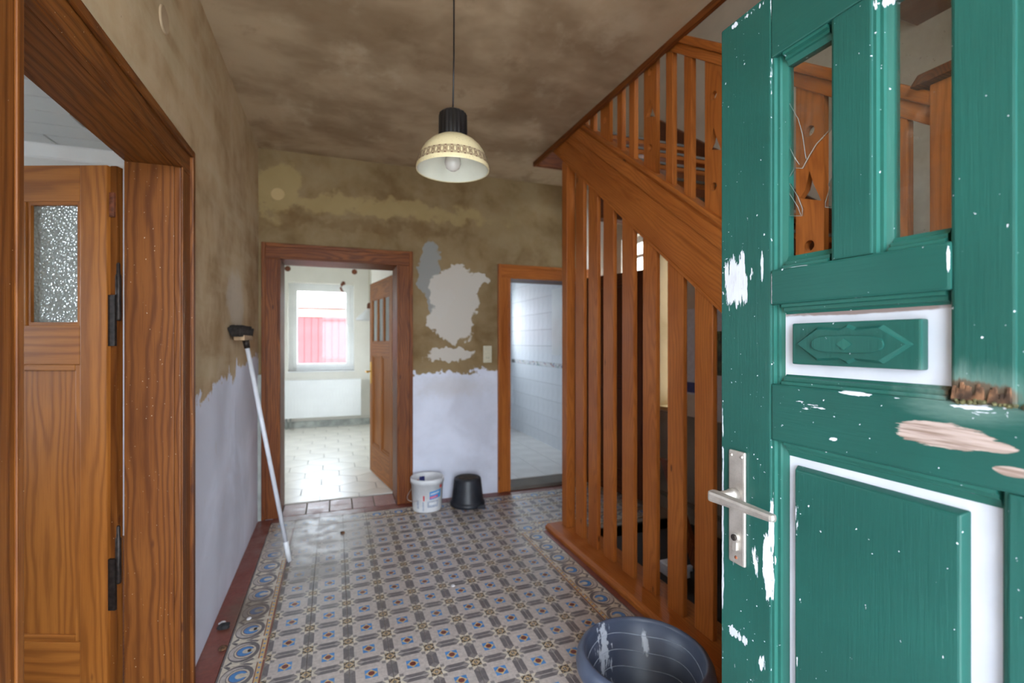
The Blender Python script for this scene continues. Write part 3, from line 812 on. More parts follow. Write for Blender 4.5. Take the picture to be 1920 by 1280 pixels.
# ------------------------------------------------------------------ kitchen
KX0, KX1, KY = -2.1, 0.56, 8.30
fk = struct(box('floor_kitchen', (KX0, KX1), (4.45, KY), (-0.1, -0.011), 'grout_pale'), 'pale hexagonal tile floor of the kitchen', 'floor')
wall('wall_kitchen_back', 'y', (KY, 8.6), (KX0-0.2, KX1+0.2), (0, 2.95), [(-0.70, 0.295, 0.90, 2.32)], 'paint_kitchen', 'cream kitchen wall with the window')
wall('wall_kitchen_right', 'x', (KX1, KX1+0.2), (4.42, KY), (0, 2.95), [], 'paint_kitchen', 'cream kitchen wall behind the open door')
wall('wall_kitchen_left', 'x', (KX0-0.2, KX0), (4.42, KY), (0, 2.95), [(6.0, 7.0, 0.9, 2.2)], 'paint_kitchen', 'cream left wall of the kitchen')
wall('wall_kitchen_front', 'y', (4.42, 4.44), (KX0-0.2, -0.45), (0, 2.95), [], 'paint_kitchen', 'kitchen side of the hall wall')
struct(box('ceiling_kitchen', (KX0-0.2, KX1+0.2), (4.42, 8.6), (2.9, 3.06), 'paint_kitchen'), 'pale kitchen ceiling', 'ceiling')
# hexagonal tiles
hr = 0.19; hw = hr*math.sqrt(3)
mb = MB(); mb.prism(ngon(0, 0, hr-0.0025, 6, PI/2), 'z', -0.011, 0.0); mb.bevel(0.0015)
bmesh.ops.recalc_face_normals(mb.bm, faces=mb.bm.faces)
hex_me = bpy.data.meshes.new('hexagon_tile'); mb.bm.to_mesh(hex_me); mb.bm.free(); hex_me.materials.append(M['tile_kitchen'])
j = 0; yy = 4.45
while yy < KY+0.1:
    xx = KX0-(0 if j % 2 else hw/2)
    while xx < KX1+hw/2:
        if -1.2 < xx < 0.75 and yy+hr < KY+0.1:
            if yy-hr > 4.45 and xx+hw/2 < KX1: link('hexagon_tile', hex_me, (xx, yy, 0), fk)
            else:
                pl_ = [(min(px_, KX1-0.003), max(py_, 4.452)) for px_, py_ in ngon(xx, yy, hr-0.0025, 6, PI/2)]
                if max(p_[1] for p_ in pl_) > 4.47 and min(p_[0] for p_ in pl_) < KX1-0.02:
                    q_ = MB(); q_.prism(pl_, 'z', -0.011, 0.0); bmesh.ops.remove_doubles(q_.bm, verts=q_.bm.verts, dist=1e-4); q_.build('hexagon_tile', 'tile_kitchen', fk)
        xx += hw
    yy += hr*1.5; j += 1
# kitchen window
wk = thing('window_1', 'white kitchen window above the radiator with a red barn outside', 'window', (-0.2, 8.45, 0.9), kind='structure')
X0, X1, Z0, Z1 = -0.70, 0.295, 0.90, 2.32
for x_, z_ in (((X0, X0+0.06), (Z0, Z1)), ((X1-0.06, X1), (Z0, Z1)), ((X0+0.06, X1-0.06), (Z0, Z0+0.05)), ((X0+0.06, X1-0.06), (Z1-0.06, Z1))):
    box('window_frame', x_, (8.44, 8.50), z_, 'pvc_white', wk, 0.004)
sash = box('sash', (X0+0.06, X0+0.125), (8.42, 8.48), (Z0+0.05, Z1-0.06), 'pvc_white', wk, 0.004)
box('sash', (X1-0.125, X1-0.06), (8.42, 8.48), (Z0+0.05, Z1-0.06), 'pvc_white', wk, 0.004)
box('sash', (X0+0.125, X1-0.125), (8.42, 8.48), (Z0+0.05, Z0+0.115), 'pvc_white', wk, 0.004)
box('sash', (X0+0.125, X1-0.125), (8.42, 8.48), (Z1-0.125, Z1-0.06), 'pvc_white', wk, 0.004)
box('pane', (X0+0.12, X1-0.12), (8.452, 8.458), (Z0+0.11, Z1-0.12), 'pane_glass_clear', wk)
hd = box('window_handle', (X1-0.105, X1-0.08), (8.405, 8.42), (1.58, 1.66), 'white_lacquer', wk, 0.003)
box('lever', (X1-0.102, X1-0.083), (8.38, 8.405), (1.52, 1.64), 'white_lacquer', hd, 0.004)
box('window_sill', (X0-0.01, X1+0.01), (8.27, 8.44), (0.885, 0.90), 'white_lacquer', wk, 0.003)
# unseen second window in the kitchen's left wall, added for more daylight
w2 = thing('window_2', 'unseen side window added to brighten the kitchen', 'window', (-2.2, 6.5, 0.9), kind='structure')
for y_, z_ in (((6.0, 6.07), (0.9, 2.2)), ((6.93, 7.0), (0.9, 2.2)), ((6.07, 6.93), (0.9, 0.97)), ((6.07, 6.93), (2.13, 2.2))):
    box('window_frame', (-2.24, -2.18), y_, z_, 'pvc_white', w2)
box('pane', (-2.215, -2.21), (6.07, 6.93), (0.97, 2.13), 'pane_glass_clear', w2)
# radiator
rd = thing('radiator', 'white panel radiator under the kitchen window', 'radiator', (-0.3, 8.24, 0.16))
b = MB().box((-1.0, 0.40), (8.19, 8.215), (0.165, 0.765)); b.bevel(0.006); b.build('front_panel', 'white_lacquer', rd)
box('back_panel', (-0.98, 0.38), (8.255, 8.275), (0.185, 0.745), 'white_lacquer', rd, 0.004)
for k in range(28): MB().box((-0.975+k*0.049, -0.955+k*0.049), (8.185, 8.19), (0.20, 0.73)).build('flute', 'white_lacquer', rd)
box('top_grille', (-1.0, 0.40), (8.215, 8.255), (0.745, 0.765), 'white_lacquer', rd, 0.002)
MB().tube([(-0.72, 8.235, 0.18), (-0.72, 8.235, 0.0)], 0.012).build('pipe', 'skirting_green', rd)
MB().tube([(-0.66, 8.235, 0.18), (-0.66, 8.235, 0.0)], 0.012).build('pipe', 'skirting_green', rd)
struct(box('baseboard_kitchen', (KX0, KX1), (8.27, KY), (0.0, 0.10), 'skirting_green'), 'grey green skirting under the radiator', 'baseboard')
# pendant cone in the kitchen
kp = thing('kitchen_pendant', 'white cone pendant shade hanging behind the kitchen door', 'lamp', (0.385, 6.0, 1.63))
MB().lathe([(0.15, 1.632), (0.152, 1.645), (0.035, 1.765), (0.02, 1.775)], 0.385, 6.0, 32).build('shade', 'white_lacquer', kp)
MB().lathe([(0.02, 1.765), (0.025, 1.775), (0.022, 1.83), (0.006, 1.845)], 0.385, 6.0, 16, cap1=True).build('holder', 'rust', kp)
MB().tube([(0.385, 6.0, 1.84), (0.385, 6.0, 2.9)], 0.004, 8).build('cord', 'old_ivory_plastic', kp)
# holes with rusty clay showing in the kitchen wall
for x_, z_, lb in ((-0.705, 2.53, 'rusty round hole left of the kitchen window top'), (0.30, 2.53, 'rusty round hole right of the kitchen window top')):
    h_ = thing('wall_hole', lb, 'hole', (x_, 8.295, z_))
    MB().lathe([(0.045, 8.298), (0.04, 8.292), (0.02, 8.296)], x_, 0, 14, ax='y', cz=z_, cap1=True).build('plug', 'rust', h_)
hk = thing('curtain_hook', 'curled rusty hook hanging at the kitchen window top', 'hook', (0.12, 8.28, 2.2))
MB().tube([(0.13, 8.30, 2.33), (0.13, 8.26, 2.335), (0.10, 8.25, 2.30), (0.085, 8.25, 2.25), (0.10, 8.25, 2.21), (0.13, 8.25, 2.19)], [0.03, 0.03, 0.025, 0.02, 0.016, 0.01], 8).build('curl', 'rust', hk)

# outside the kitchen window: red barn across the yard
struct(box('ground_outside', (-30, 30), (-30, 40), (-0.25, -0.15), 'paving'), 'pale paved yard outside', 'ground')
bn = thing('barn', 'red boarded barn with pale sheet roof outside the kitchen window', 'building', (-0.5, 14.5, -0.15))
box('wall', (-6, 0.35), (14.5, 14.7), (-0.15, 2.35), 'barn_red', bn)
for k in range(16): box('board', (-2.6+k*0.18, -2.43+k*0.18), (14.47, 14.5), (-0.1, 2.05), 'barn_red', bn, 0.004)
box('lintel', (-3, 0.35), (14.46, 14.5), (2.07, 2.3), 'grey_wall', bn)
box('wall', (0.35, 6), (14.5, 14.7), (-0.15, 2.35), 'render_outside', bn)
MB().prism([(14.2, 2.32), (14.2, 2.40), (20.0, 5.4), (20.0, 5.3)], 'x', -7, 7).build('roof', 'roof_sheet', bn)
for k in range(28): MB().prism([(14.15, 2.40), (14.15, 2.46), (20.0, 5.46), (20.0, 5.40)], 'x', -3.5+k*0.25, -3.38+k*0.25).build('roof_rib', 'roof_sheet', bn)
cg = thing('corrugated_canopy', 'corrugated pale canopy edge above the kitchen window outside', 'canopy', (-0.2, 8.75, 2.28))
mb = MB()
for k in range(22):
    x_ = -0.95+k*0.08
    mb.tube([(x_, 8.65, 2.36), (x_, 9.6, 2.20)], 0.034, 8)
mb.build('corrugated_sheet', 'roof_sheet', cg)

# ------------------------------------------------------------------ bathroom
BX0, BY1 = 1.30, 7.02
fb = struct(box('floor_bathroom', (BX0, XR), (4.36, BY1), (-0.10, 0.02), 'grout_pale'), 'pale square tile floor of the bathroom', 'floor')
wb = wall('wall_bathroom_right', 'x', (XR+0.006, XR+0.3), (4.12, 7.3), (0, 3.0), [], 'grout_pale', 'white tiled bathroom wall with a coloured border band')
wall('wall_bathroom_left', 'x', (BX0-0.2, BX0), (4.42, BY1), (0, 2.75), [], 'tile_white', 'white left wall of the bathroom')
wall('wall_bathroom_back', 'y', (BY1, 7.3), (BX0-0.2, XR+0.3), (0, 2.75), [(1.65, 2.53, 1.2, 2.2)], 'tile_white', 'white end wall of the bathroom')
struct(box('ceiling_bathroom', (BX0-0.2, XR+0.3), (4.42, 7.3), (2.6, 2.75), 'paint_white'), 'white bathroom ceiling', 'ceiling')
w3 = thing('window_3', 'white window in the bathroom end wall', 'window', (2.1, 7.1, 1.2), kind='structure')
for x_, z_ in (((1.65, 1.73), (1.2, 2.2)), ((2.45, 2.53), (1.2, 2.2)), ((1.73, 2.45), (1.2, 1.28)), ((1.73, 2.45), (2.12, 2.2))): box('window_frame', x_, (7.04, 7.10), z_, 'pvc_white', w3)
box('pane', (1.73, 2.45), (7.065, 7.07), (1.28, 2.12), 'pane_glass_clear', w3)
def shared_box(name, x, y, z, m, bev):
    b = MB().box(x, y, z); b.bevel(bev); bmesh.ops.recalc_face_normals(b.bm, faces=b.bm.faces)
    me = bpy.data.meshes.new(name); b.bm.to_mesh(me); b.bm.free(); me.materials.append(M[m]); return me
tw_, th_ = 0.15, 0.2175
wt = shared_box('wall_tile', (-0.008, 0.0), (-tw_/2+0.0015, tw_/2-0.0015), (-th_/2+0.0015, th_/2-0.0015), 'tile_white', 0.0015)
zc = [1.10+th_*(k+0.5) for k in range(6)]+[1.05-th_*(k+0.5) for k in range(5)]
for k in range(17):
    for zz in zc:
        if zz-th_/2 < -0.1: continue
        link('wall_tile', wt, (XR+0.004, 4.46+tw_*(k+0.5), zz), wb)
bt = shared_box('border_strip', (-0.008, 0.0), (-0.149, 0.149), (-0.0245, 0.0245), 'tile_decor', 0.001)
for k in range(8): link('border_strip', bt, (XR+0.0035, 4.46+0.30*(k+0.5), 1.075), wb)
ft = plain_tile('bathroom_floor_tile', 0.297, 0.297, 'tile_bath_floor', 0.01)
for i in range(5):
    for j in range(9):
        x_ = XR-0.15-i*0.3; y_ = 4.52+j*0.3
        if x_-0.15 > BX0-0.1 and y_+0.14 < BY1+0.06: link('bathroom_floor_tile', ft, (x_, y_, 0.03), fb)
bw = thing('bathroom_window_box', 'narrow white box standing in for a window frame on the bathroom wall', 'cabinet', (2.54, 5.0, 1.2))  # plain white box in place of the bright window frame here
box('body', (2.47, 2.594), (4.75, 5.22), (1.22, 2.0), 'white_lacquer', bw, 0.004); box('door', (2.455, 2.47), (4.75, 5.22), (1.215, 2.005), 'white_lacquer', bw, 0.004)

# ------------------------------------------------------------------ stairs
st = thing('staircase', 'orange pine staircase with slatted screen below and cut-out board railing above', 'staircase', (1.6, 2.0, 0))
def zb(y): return 1.497+0.785*(y-1.616)
def zt(y): return 1.874+0.765*(y-1.616)
Y0, Y1 = 0.80, 3.45
strg = MB().prism([(Y0, zb(Y0)), (Y1, zb(Y1)), (Y1, min(zt(Y1), 3.4)), (Y0, zt(Y0))], 'x', 1.577, 1.625).bevel(0.003).build('stringer', 'pine_stair_s', st)
def strip(nm, d0, d1, xa, xb, m='pine_stair_s', top=True, par=strg, y0=Y0, y1=Y1, bev=0.004):
    f = zt if top else zb
    return MB().prism([(y0, f(y0)+d0), (y1, f(y1)+d0), (y1, f(y1)+d1), (y0, f(y0)+d1)], 'x', xa, xb).bevel(bev).build(nm, m, par)
strip('moulding', -0.105, -0.02, 1.568, 1.577); strip('cap_rail', 0.0, 0.028, 1.565, 1.64)
strip('moulding', -0.19, -0.18, 1.5725, 1.577, bev=0.002)
strip('moulding', 0.0, 0.02, 1.572, 1.577, top=False, bev=0.002)
# slats of the screen
YS = [2.967, 2.787, 2.599, 2.391, 2.19, 1.984, 1.79, 1.59, 1.39, 1.19, 0.99]
for y_ in YS:
    y0_ = y_-0.116
    MB().hexa([(1.578, y0_, 0.036), (1.605, y0_, 0.036), (1.605, y_, 0.036), (1.578, y_, 0.036)],
              [(1.578, y0_, zb(y0_)-0.001), (1.605, y0_, zb(y0_)-0.001), (1.605, y_, zb(y_)-0.001), (1.578, y_, zb(y_)-0.001)]).bevel(0.005).build('slat', 'pine_stair_z', st)
y_ = 3.141
MB().hexa([(1.560, y_-0.075, 0.036), (1.63, y_-0.075, 0.036), (1.63, y_, 0.036), (1.560, y_, 0.036)],
          [(1.560, y_-0.075, zb(y_-0.075)), (1.63, y_-0.075, zb(y_-0.075)), (1.63, y_, zb(y_)), (1.560, y_, zb(y_))]).bevel(0.004).build('end_post', 'pine_stair_z', st)
box('end_board', (1.60, 1.62), (3.142, 3.165), (2.15, 2.72), 'pine_dark_z', st, 0.003)
sl = MB().prism([(1.452, -0.004), (1.72, -0.004), (1.72, 0.036), (1.474, 0.036), (1.452, 0.022)], 'y', 0.75, 3.20).bevel(0.003).build('sill_plank', 'pine_stair_y', st)
# railing above the stringer: cut-out boards and narrow balusters in turn
def zr(y): return 2.595+0.76*(y-1.649)
wide = [2.653+0.46, 2.653, 2.197, 1.737, 1.277, 0.90+0.0]
narrow = [2.783, 2.90, 2.334, 2.457, 1.873, 2.008, 1.413, 1.548, 0.962, 1.088]
def cut(cy, z, s=1.0): return [(cy-0.035*s, z-0.045*s), (cy+0.03*s, z-0.02*s), (cy+0.012*s, z+0.0*s), (cy+0.0*s, z+0.05*s), (cy-0.012*s, z+0.01*s)]
for y_ in wide[1:5]:
    a, b_ = y_-0.107, y_; cy = (a+b_)/2
    lo0, lo1, hi0, hi1 = zt(a)+0.025, zt(b_)+0.025, zr(a), zr(b_)
    zm = (lo0+hi0)/2
    plate_holes('cut_out_board', [(a, lo0), (b_, lo1), (b_, hi1), (a, hi0)],
                [ngon(cy, zm+0.235, 0.019, 16), cut(cy, zm+0.03, 1.25), ngon(cy, zm-0.175, 0.019, 16)], 0.024, 'pine_stair_z', st, 'x', 1.603)
for y_ in narrow:
    a, b_ = y_-0.052, y_
    MB().hexa([(1.587, a, zt(a)+0.025), (1.617, a, zt(a)+0.025), (1.617, b_, zt(b_)+0.025), (1.587, b_, zt(b_)+0.025)],
              [(1.587, a, zr(a)), (1.617, a, zr(a)), (1.617, b_, zr(b_)), (1.587, b_, zr(b_))]).bevel(0.004).build('baluster', 'pine_stair_z', st)
yr0, yr1 = 0.84, 3.30
hr_ = MB().prism([(yr0, zr(yr0)), (yr1, zr(yr1)), (yr1, zr(yr1)+0.055), (yr0, zr(yr0)+0.055)], 'x', 1.583, 1.621).bevel(0.004).build('handrail', 'pine_stair_s', st)
MB().prism([(yr0, zr(yr0)+0.055), (yr1, zr(yr1)+0.055), (yr1, zr(yr1)+0.10), (yr0, zr(yr0)+0.10)], 'x', 1.566, 1.638).bevel(0.008).build('grip', 'pine_stair_s', hr_)
nw = box('newel_post', (1.562, 1.642), (0.765, 0.842), (0, 2.095), 'pine_stair_z', st, 0.005)
MB().hexa([(1.53, 0.732, 2.095), (1.675, 0.732, 2.095), (1.675, 0.875, 2.095), (1.53, 0.875, 2.095)], [(1.545, 0.745, 2.13), (1.66, 0.745, 2.13), (1.66, 0.862, 2.13), (1.545, 0.862, 2.13)]).bevel(0.005).build('cap', 'brown_leaf_x', nw)
# treads and wall string
z_ = 0.98; k = 0
while z_ < 3.0:
    y_ = 1.616+(z_-1.72)/0.775
    tr = MB().box((1.62, 2.565), (y_-0.15, y_+0.13), (z_-0.042, z_)); tr.bevel(0.008); tr = tr.build('tread', 'pine_stair_x', st)
    box('edge_strip', (1.64, 2.55), (y_-0.156, y_-0.15), (z_-0.012, z_+0.004), 'grey_threshold', tr)
    z_ += 0.19
MB().prism([(Y0, zb(Y0)), (Y1, zb(Y1)), (Y1, zt(Y1)+0.06), (Y0, zt(Y0)+0.06)], 'x', 2.56, 2.598).bevel(0.003).build('wall_string', 'brown_leaf_s', st)
box('landing_beam', (2.05, 2.58), (3.50, 3.62), (2.42, 2.60), 'brown_leaf_x', st, 0.004)

# under the stairs: dark cellar well
struct(box('floor_cellar_well', (1.452, XR), (YF, 3.06), (-1.2, -1.1), 'dark_pit'), 'dark cellar well under the stairs', 'floor')
struct(box('wall_cellar_well', (1.70, XR), (3.06, 3.09), (-1.2, -0.012), 'dark_pit'), 'dark end wall of the cellar well', 'wall')
struct(box('wall_cellar_well_side', (1.456, 1.476), (YF, 3.06), (-1.2, -0.012), 'dark_pit'), 'dark side wall of the cellar well', 'wall')
ws = thing('trim_6', 'grey dado ledge on the wall under the stairs', 'trim', (2.58, 1.9, 0.72), kind='structure')
box('dado', (2.575, 2.598), (0.6, 3.36), (-0.3, 0.79), 'grey_wall', ws, 0.004)
box('ledge', (2.545, 2.575), (0.6, 3.36), (0.10, 0.13), 'grey_threshold', ws, 0.004)
w6 = thing('window_6', 'narrow window recess with cream reveal behind the middle slats', 'window', (2.75, 3.24, 0.83), kind='structure')
box('reveal_board', (2.602, 2.86), (3.37, 3.384), (0.83, 2.25), 'cream_reveal', w6, 0.002)
box('reveal_board', (2.602, 2.86), (3.091, 3.105), (0.83, 2.25), 'cream_reveal', w6, 0.002)
box('window_sill', (2.585, 2.86), (3.08, 3.39), (0.80, 0.83), 'cream_board', w6, 0.003)
for y_, zz in (((3.105, 3.165), (0.83, 2.25)), ((3.31, 3.37), (0.83, 2.25)), ((3.165, 3.31), (0.83, 0.90)), ((3.165, 3.31), (2.18, 2.25)), ((3.165, 3.31), (1.5, 1.56))): box('window_frame', (2.80, 2.86), y_, zz, 'pvc_white', w6)
box('pane', (2.828, 2.832), (3.165, 3.31), (0.90, 2.18), 'pane_glass_clear', w6)

# wall calendars seen between the slats
cal = thing('wall_calendar', 'pale wall calendar with dark blue foot strip behind the slats', 'calendar', (2.59, 2.98, 0.95))
box('sheet', (2.590, 2.597), (2.82, 3.06), (0.965, 1.63), 'paper', cal, 0.001); box('foot_strip', (2.5885, 2.590), (2.82, 3.06), (0.98, 1.06), 'label_navy', cal)
cal = thing('picture_calendar', 'wall calendar with a dark green landscape beside the green door edge', 'calendar', (2.59, 2.64, 0.8))
box('sheet', (2.590, 2.597), (2.46, 2.78), (0.80, 1.62), 'paper', cal, 0.001); box('picture', (2.5885, 2.590), (2.47, 2.77), (1.13, 1.45), 'poster_print', cal)
# small things lying in the dark behind the sill
bx_ = thing('carton', 'small pale grey carton lying in the dark behind the slats', 'carton', (1.9, 2.35, -0.05))
box('ledge_board', (1.72, XR), (0.9, 2.95), (-0.06, -0.03), 'dark_pit', struct(thing('floor_ledge', 'dark ledge behind the stair sill', 'floor', (2.1, 1.9, -0.06)), 'dark ledge behind the stair sill', 'floor'))
box('body', (1.86, 1.98), (2.28, 2.42), (-0.03, 0.035), 'paper', bx_, 0.003); box('flap', (1.86, 1.98), (2.26, 2.28), (0.02, 0.05), 'label_grey', bx_)
bt_ = thing('bottle', 'narrow pale green bottle standing behind the slats', 'bottle', (1.80, 1.98, -0.03))
MB().lathe([(0.03, -0.03), (0.032, -0.02), (0.032, 0.09), (0.012, 0.13), (0.012, 0.16)], 1.80, 1.98, 16, True, True).build('body', 'paper_cyan', bt_)
MB().lathe([(0.014, 0.16), (0.014, 0.185)], 1.80, 1.98, 12, True, True).build('cap', 'white_plastic', bt_)
rdp = thing('leaning_plank', 'brown plank leaning in the dark under the stairs', 'plank', (1.95, 2.5, -0.03))
MB().hexa([(2.08, 2.30, -0.03), (2.11, 2.30, -0.03), (2.11, 2.38, -0.03), (2.08, 2.38, -0.03)], [(2.16, 2.72, 0.55), (2.19, 2.72, 0.55), (2.19, 2.80, 0.55), (2.16, 2.80, 0.55)]).build('board', 'pine_dark_z', rdp)
# stair window in the right wall
w5 = thing('window_5', 'small bright window in the stairwell wall behind the slats', 'window', (2.73, 3.66, 1.0), kind='structure')
for y_, zz in (((3.47, 3.52), (1.0, 2.36)), ((3.90, 3.95), (1.0, 2.36)), ((3.52, 3.90), (1.0, 1.05)), ((3.52, 3.90), (2.31, 2.36)), ((3.52, 3.90), (2.17, 2.20))): box('window_frame', (2.70, 2.75), y_, zz, 'pvc_white', w5)
box('pane', (2.722, 2.726), (3.52, 3.90), (1.05, 2.31), 'pane_glass_clear', w5)

# ------------------------------------------------------------------ green entrance door, standing open at a right angle
XD = 0.74; TH = 0.048
gd = thing('door_1', 'weathered green entrance door with peeling paint standing open on the right', 'door', (XD+TH/2, -0.386, 0), kind='structure')
X0, X1 = XD, XD+TH
yl, yr = 0.762, -0.386
b = MB().box((X0, X1), (0.644, yl), (0.012, 2.009)); b.bevel(0.003); ls = b.build('lock_stile', 'green_stile', gd)
box('hinge_stile', (X0, X1), (yr, -0.268), (0.012, 2.009), 'green_stile', gd, 0.003)
box('top_rail', (X0, X1), (-0.268, 0.644), (1.888, 2.009), 'green_rail', gd, 0.003)
box('middle_rail', (X0-0.002, X1), (0.374, 0.643), (1.442, 1.505), 'green_rail', gd, 0.004)
box('middle_rail', (X0-0.002, X1), (-0.267, 0.002), (1.442, 1.505), 'green_rail', gd, 0.004)
box('lock_rail', (X0, X1), (-0.268, 0.644), (1.198, 1.300), 'green_rail', gd, 0.004)
box('bottom_rail', (X0, X1), (-0.268, 0.644), (0.012, 0.26), 'green_rail', gd, 0.003)
box('upper_stile', (X0, X1), (0.313, 0.374), (1.300, 1.888), 'green_stile', gd, 0.003)
box('upper_stile', (X0, X1), (0.002, 0.063), (1.300, 1.888), 'green_stile', gd, 0.003)
box('centre_stile', (X0, X1), (0.055, 0.321), (0.26, 1.198), 'green_stile', gd, 0.003)
box('muntin', (X0, X1), (0.471, 0.531), (1.505, 1.888), 'green_stile', gd, 0.003)
box('muntin', (X0, X1), (-0.155, -0.095), (1.505, 1.888), 'green_stile', gd, 0.003)
def mould_run(parent, y0, y1, z0, z1, w_=0.022, prof=True):
    """moulded frame inside an opening: stepped quarter-round boards on four sides"""
    wr = w_*0.45
    for nm, ya, yb, za, zb_ in (('moulding', y1-w_, y1, z0, z1), ('moulding', y0, y0+wr, z0, z1), ('moulding', y0+wr, y1-w_, z0, z0+w_), ('moulding', y0+wr, y1-w_, z1-w_, z1)):
        vert = (zb_-za) > (yb-ya)
        mb = MB()
        if vert:
            s_ = 1 if ya > (y0+y1)/2 else -1     # outer side
            o_, i_ = (yb, ya) if s_ > 0 else (ya, yb); q = (yb-ya)/0.022
            pr = [(X0+0.003, o_), (X0+0.003, o_-s_*0.005*q), (X0+0.009, o_-s_*0.0065*q), (X0+0.009, o_-s_*0.012*q), (X0+0.013, o_-s_*0.0135*q), (X0+0.017, i_), (X0+0.03, i_), (X0+0.03, o_)]
            mb.prism(pr, 'z', za, zb_)
        else:
            s_ = 1 if za > (z0+z1)/2 else -1
            o_, i_ = (zb_, za) if s_ > 0 else (za, zb_)
            pr = [(X0+0.003, o_), (X0+0.003, o_-s_*0.005), (X0+0.009, o_-s_*0.0065), (X0+0.009, o_-s_*0.012), (X0+0.013, o_-s_*0.0135), (X0+0.017, i_), (X0+0.03, i_), (X0+0.03, o_)]
            mb.prism(pr, 'y', ya, yb)
        mb.build(nm, 'green_mould', parent)
# glazed openings
def pane(y0, y1, z0, z1): return box('pane', (X0+0.020, X0+0.024), (y0+0.004, y1-0.004), (z0+0.004, z1-0.004), 'pane_glass', gd)
p2 = pane(0.374, 0.471, 1.505, 1.888); mould_run(p2, 0.374, 0.471, 1.505, 1.888, 0.02)
p3 = pane(0.063, 0.313, 1.300, 1.888); mould_run(p3, 0.063, 0.313, 1.300, 1.888, 0.03)
p4 = pane(-0.095, 0.002, 1.505, 1.888); mould_run(p4, -0.095, 0.002, 1.505, 1.888, 0.02)
p5 = pane(-0.268, -0.155, 1.505, 1.888); mould_run(p5, -0.268, -0.155, 1.505, 1.888, 0.02)
# broken pane: the upper part and two shards stay in the frame
up = [(0.628, 1.875), (0.535, 1.875), (0.535, 1.742), (0.541, 1.736), (0.55, 1.722), (0.572, 1.708), (0.584, 1.694), (0.597, 1.676), (0.612, 1.682), (0.628, 1.663)]
pb = MB().prism(up, 'x', X0+0.020, X0+0.024).build('pane', 'pane_glass', gd)
mould_run(pb, 0.531, 0.644, 1.505, 1.888, 0.022)
pl = MB().prism([(0.622, 1.658), (0.606, 1.630), (0.597, 1.606), (0.598, 1.594), (0.622, 1.600)], 'x', X0+0.020, X0+0.024).build('pane', 'pane_glass', gd)
pr_ = MB().prism([(0.533, 1.660), (0.551, 1.634), (0.548, 1.628), (0.556, 1.606), (0.556, 1.598), (0.533, 1.590)], 'x', X0+0.020, X0+0.024).build('pane', 'pane_glass', gd)
def crack(par, pts): MB().tube([(X0+0.0195, p[0], p[1]) for p in pts], 0.00035, 5).build('crack_edge', 'glass_edge', par)
crack(pb, up[3:]); crack(pb, [(0.622, 1.800), (0.605, 1.765), (0.597, 1.735), (0.592, 1.700), (0.590, 1.690)]); crack(pb, [(0.622, 1.722), (0.612, 1.70), (0.603, 1.685)])
crack(pl, [(0.622, 1.658), (0.606, 1.630), (0.597, 1.606), (0.598, 1.594), (0.622, 1.600)]); crack(pl, [(0.622, 1.64), (0.606, 1.612), (0.6, 1.596)])
crack(pr_, [(0.533, 1.660), (0.551, 1.634), (0.548, 1.628), (0.556, 1.606), (0.556, 1.598), (0.533, 1.590)])
# small ornamental panels
for (a, b_) in ((0.374, 0.644), (-0.268, 0.002)):
    fld = box('small_panel', (X0+0.016, X0+0.030), (a+0.002, b_-0.002), (1.30, 1.442), 'white_door_paint', gd)
    mould_run(fld, a, b_, 1.300, 1.442, 0.019)
    m_ = (a+b_)/2-0.005
    pq = MB().box((X0-0.001, X0+0.016), (m_-0.0965, m_+0.0965), (1.337, 1.407)); pq.bevel(0.003); pq = pq.build('plaque', 'green_panel', fld)
    zc_ = 1.372
    def ring(outer, inner, h0, h1, nm):
        mb = MB()
        n = len(outer)
        A = [mb.bm.verts.new((X0-0.0012, p[0], p[1])) for p in outer]; B = [mb.bm.verts.new((X0-h1, p[0], p[1])) for p in inner]
        for i in range(n): mb.face([A[i], A[(i+1) % n], B[(i+1) % n], B[i]])
        mb.face(B); return mb.build(nm, 'green_panel', fld)
    hexo = [(m_-0.088, zc_), (m_-0.05, zc_+0.028), (m_-0.012, zc_+0.025), (m_, zc_+0.031), (m_+0.012, zc_+0.025), (m_+0.05, zc_+0.028), (m_+0.088, zc_), (m_+0.05, zc_-0.028), (m_+0.012, zc_-0.025), (m_, zc_-0.031), (m_-0.012, zc_-0.025), (m_-0.05, zc_-0.028)]
    hexi = [(m_+(p[0]-m_)*0.93, zc_+(p[1]-zc_)*0.84) for p in hexo]
    ring(hexo, hexi, 0, 0.0075, 'ornament')
    ov = [(m_+0.055*math.copysign(abs(math.cos(t_))**0.5, math.cos(t_)), zc_+0.0135*math.copysign(abs(math.sin(t_))**0.8, math.sin(t_))) for t_ in [2*PI*k/20 for k in range(20)]]
    mb = MB(); mb.prism(ov, 'x', X0-0.0105, X0-0.0070); mb.bevel(0.0012); mb.build('ornament', 'green_panel', fld)
    dm = [(m_-0.012, zc_), (m_, zc_+0.009), (m_+0.012, zc_), (m_, zc_-0.009)]
    mb = MB(); mb.prism(dm, 'x', X0-0.0120, X0-0.0100); mb.build('ornament', 'green_mould', fld)
# large lower panels: white bevelled field with raised green centre
for (a, b_) in ((0.321, 0.644), (-0.268, 0.055)):
    fld = box('lower_panel', (X0+0.018, X0+0.032), (a+0.002, b_-0.002), (0.262, 1.197), 'white_door_paint', gd)
    mould_run(fld, a, b_, 0.26, 1.198, 0.024)
    a2, b2, z0_, z1_ = a+0.045, b_-0.043, 0.30, 1.157
    rp = MB().hexa([(X0+0.018, a2-0.004, z0_-0.004), (X0+0.018, b2+0.004, z0_-0.004), (X0+0.018, b2+0.004, z1_+0.004), (X0+0.018, a2-0.004, z1_+0.004)],
                   [(X0+0.004, a2+0.002, z0_+0.002), (X0+0.004, b2-0.002, z0_+0.002), (X0+0.004, b2-0.002, z1_-0.002), (X0+0.004, a2+0.002, z1_-0.002)]).bevel(0.0025).build('raised_panel', 'green_panel', fld)
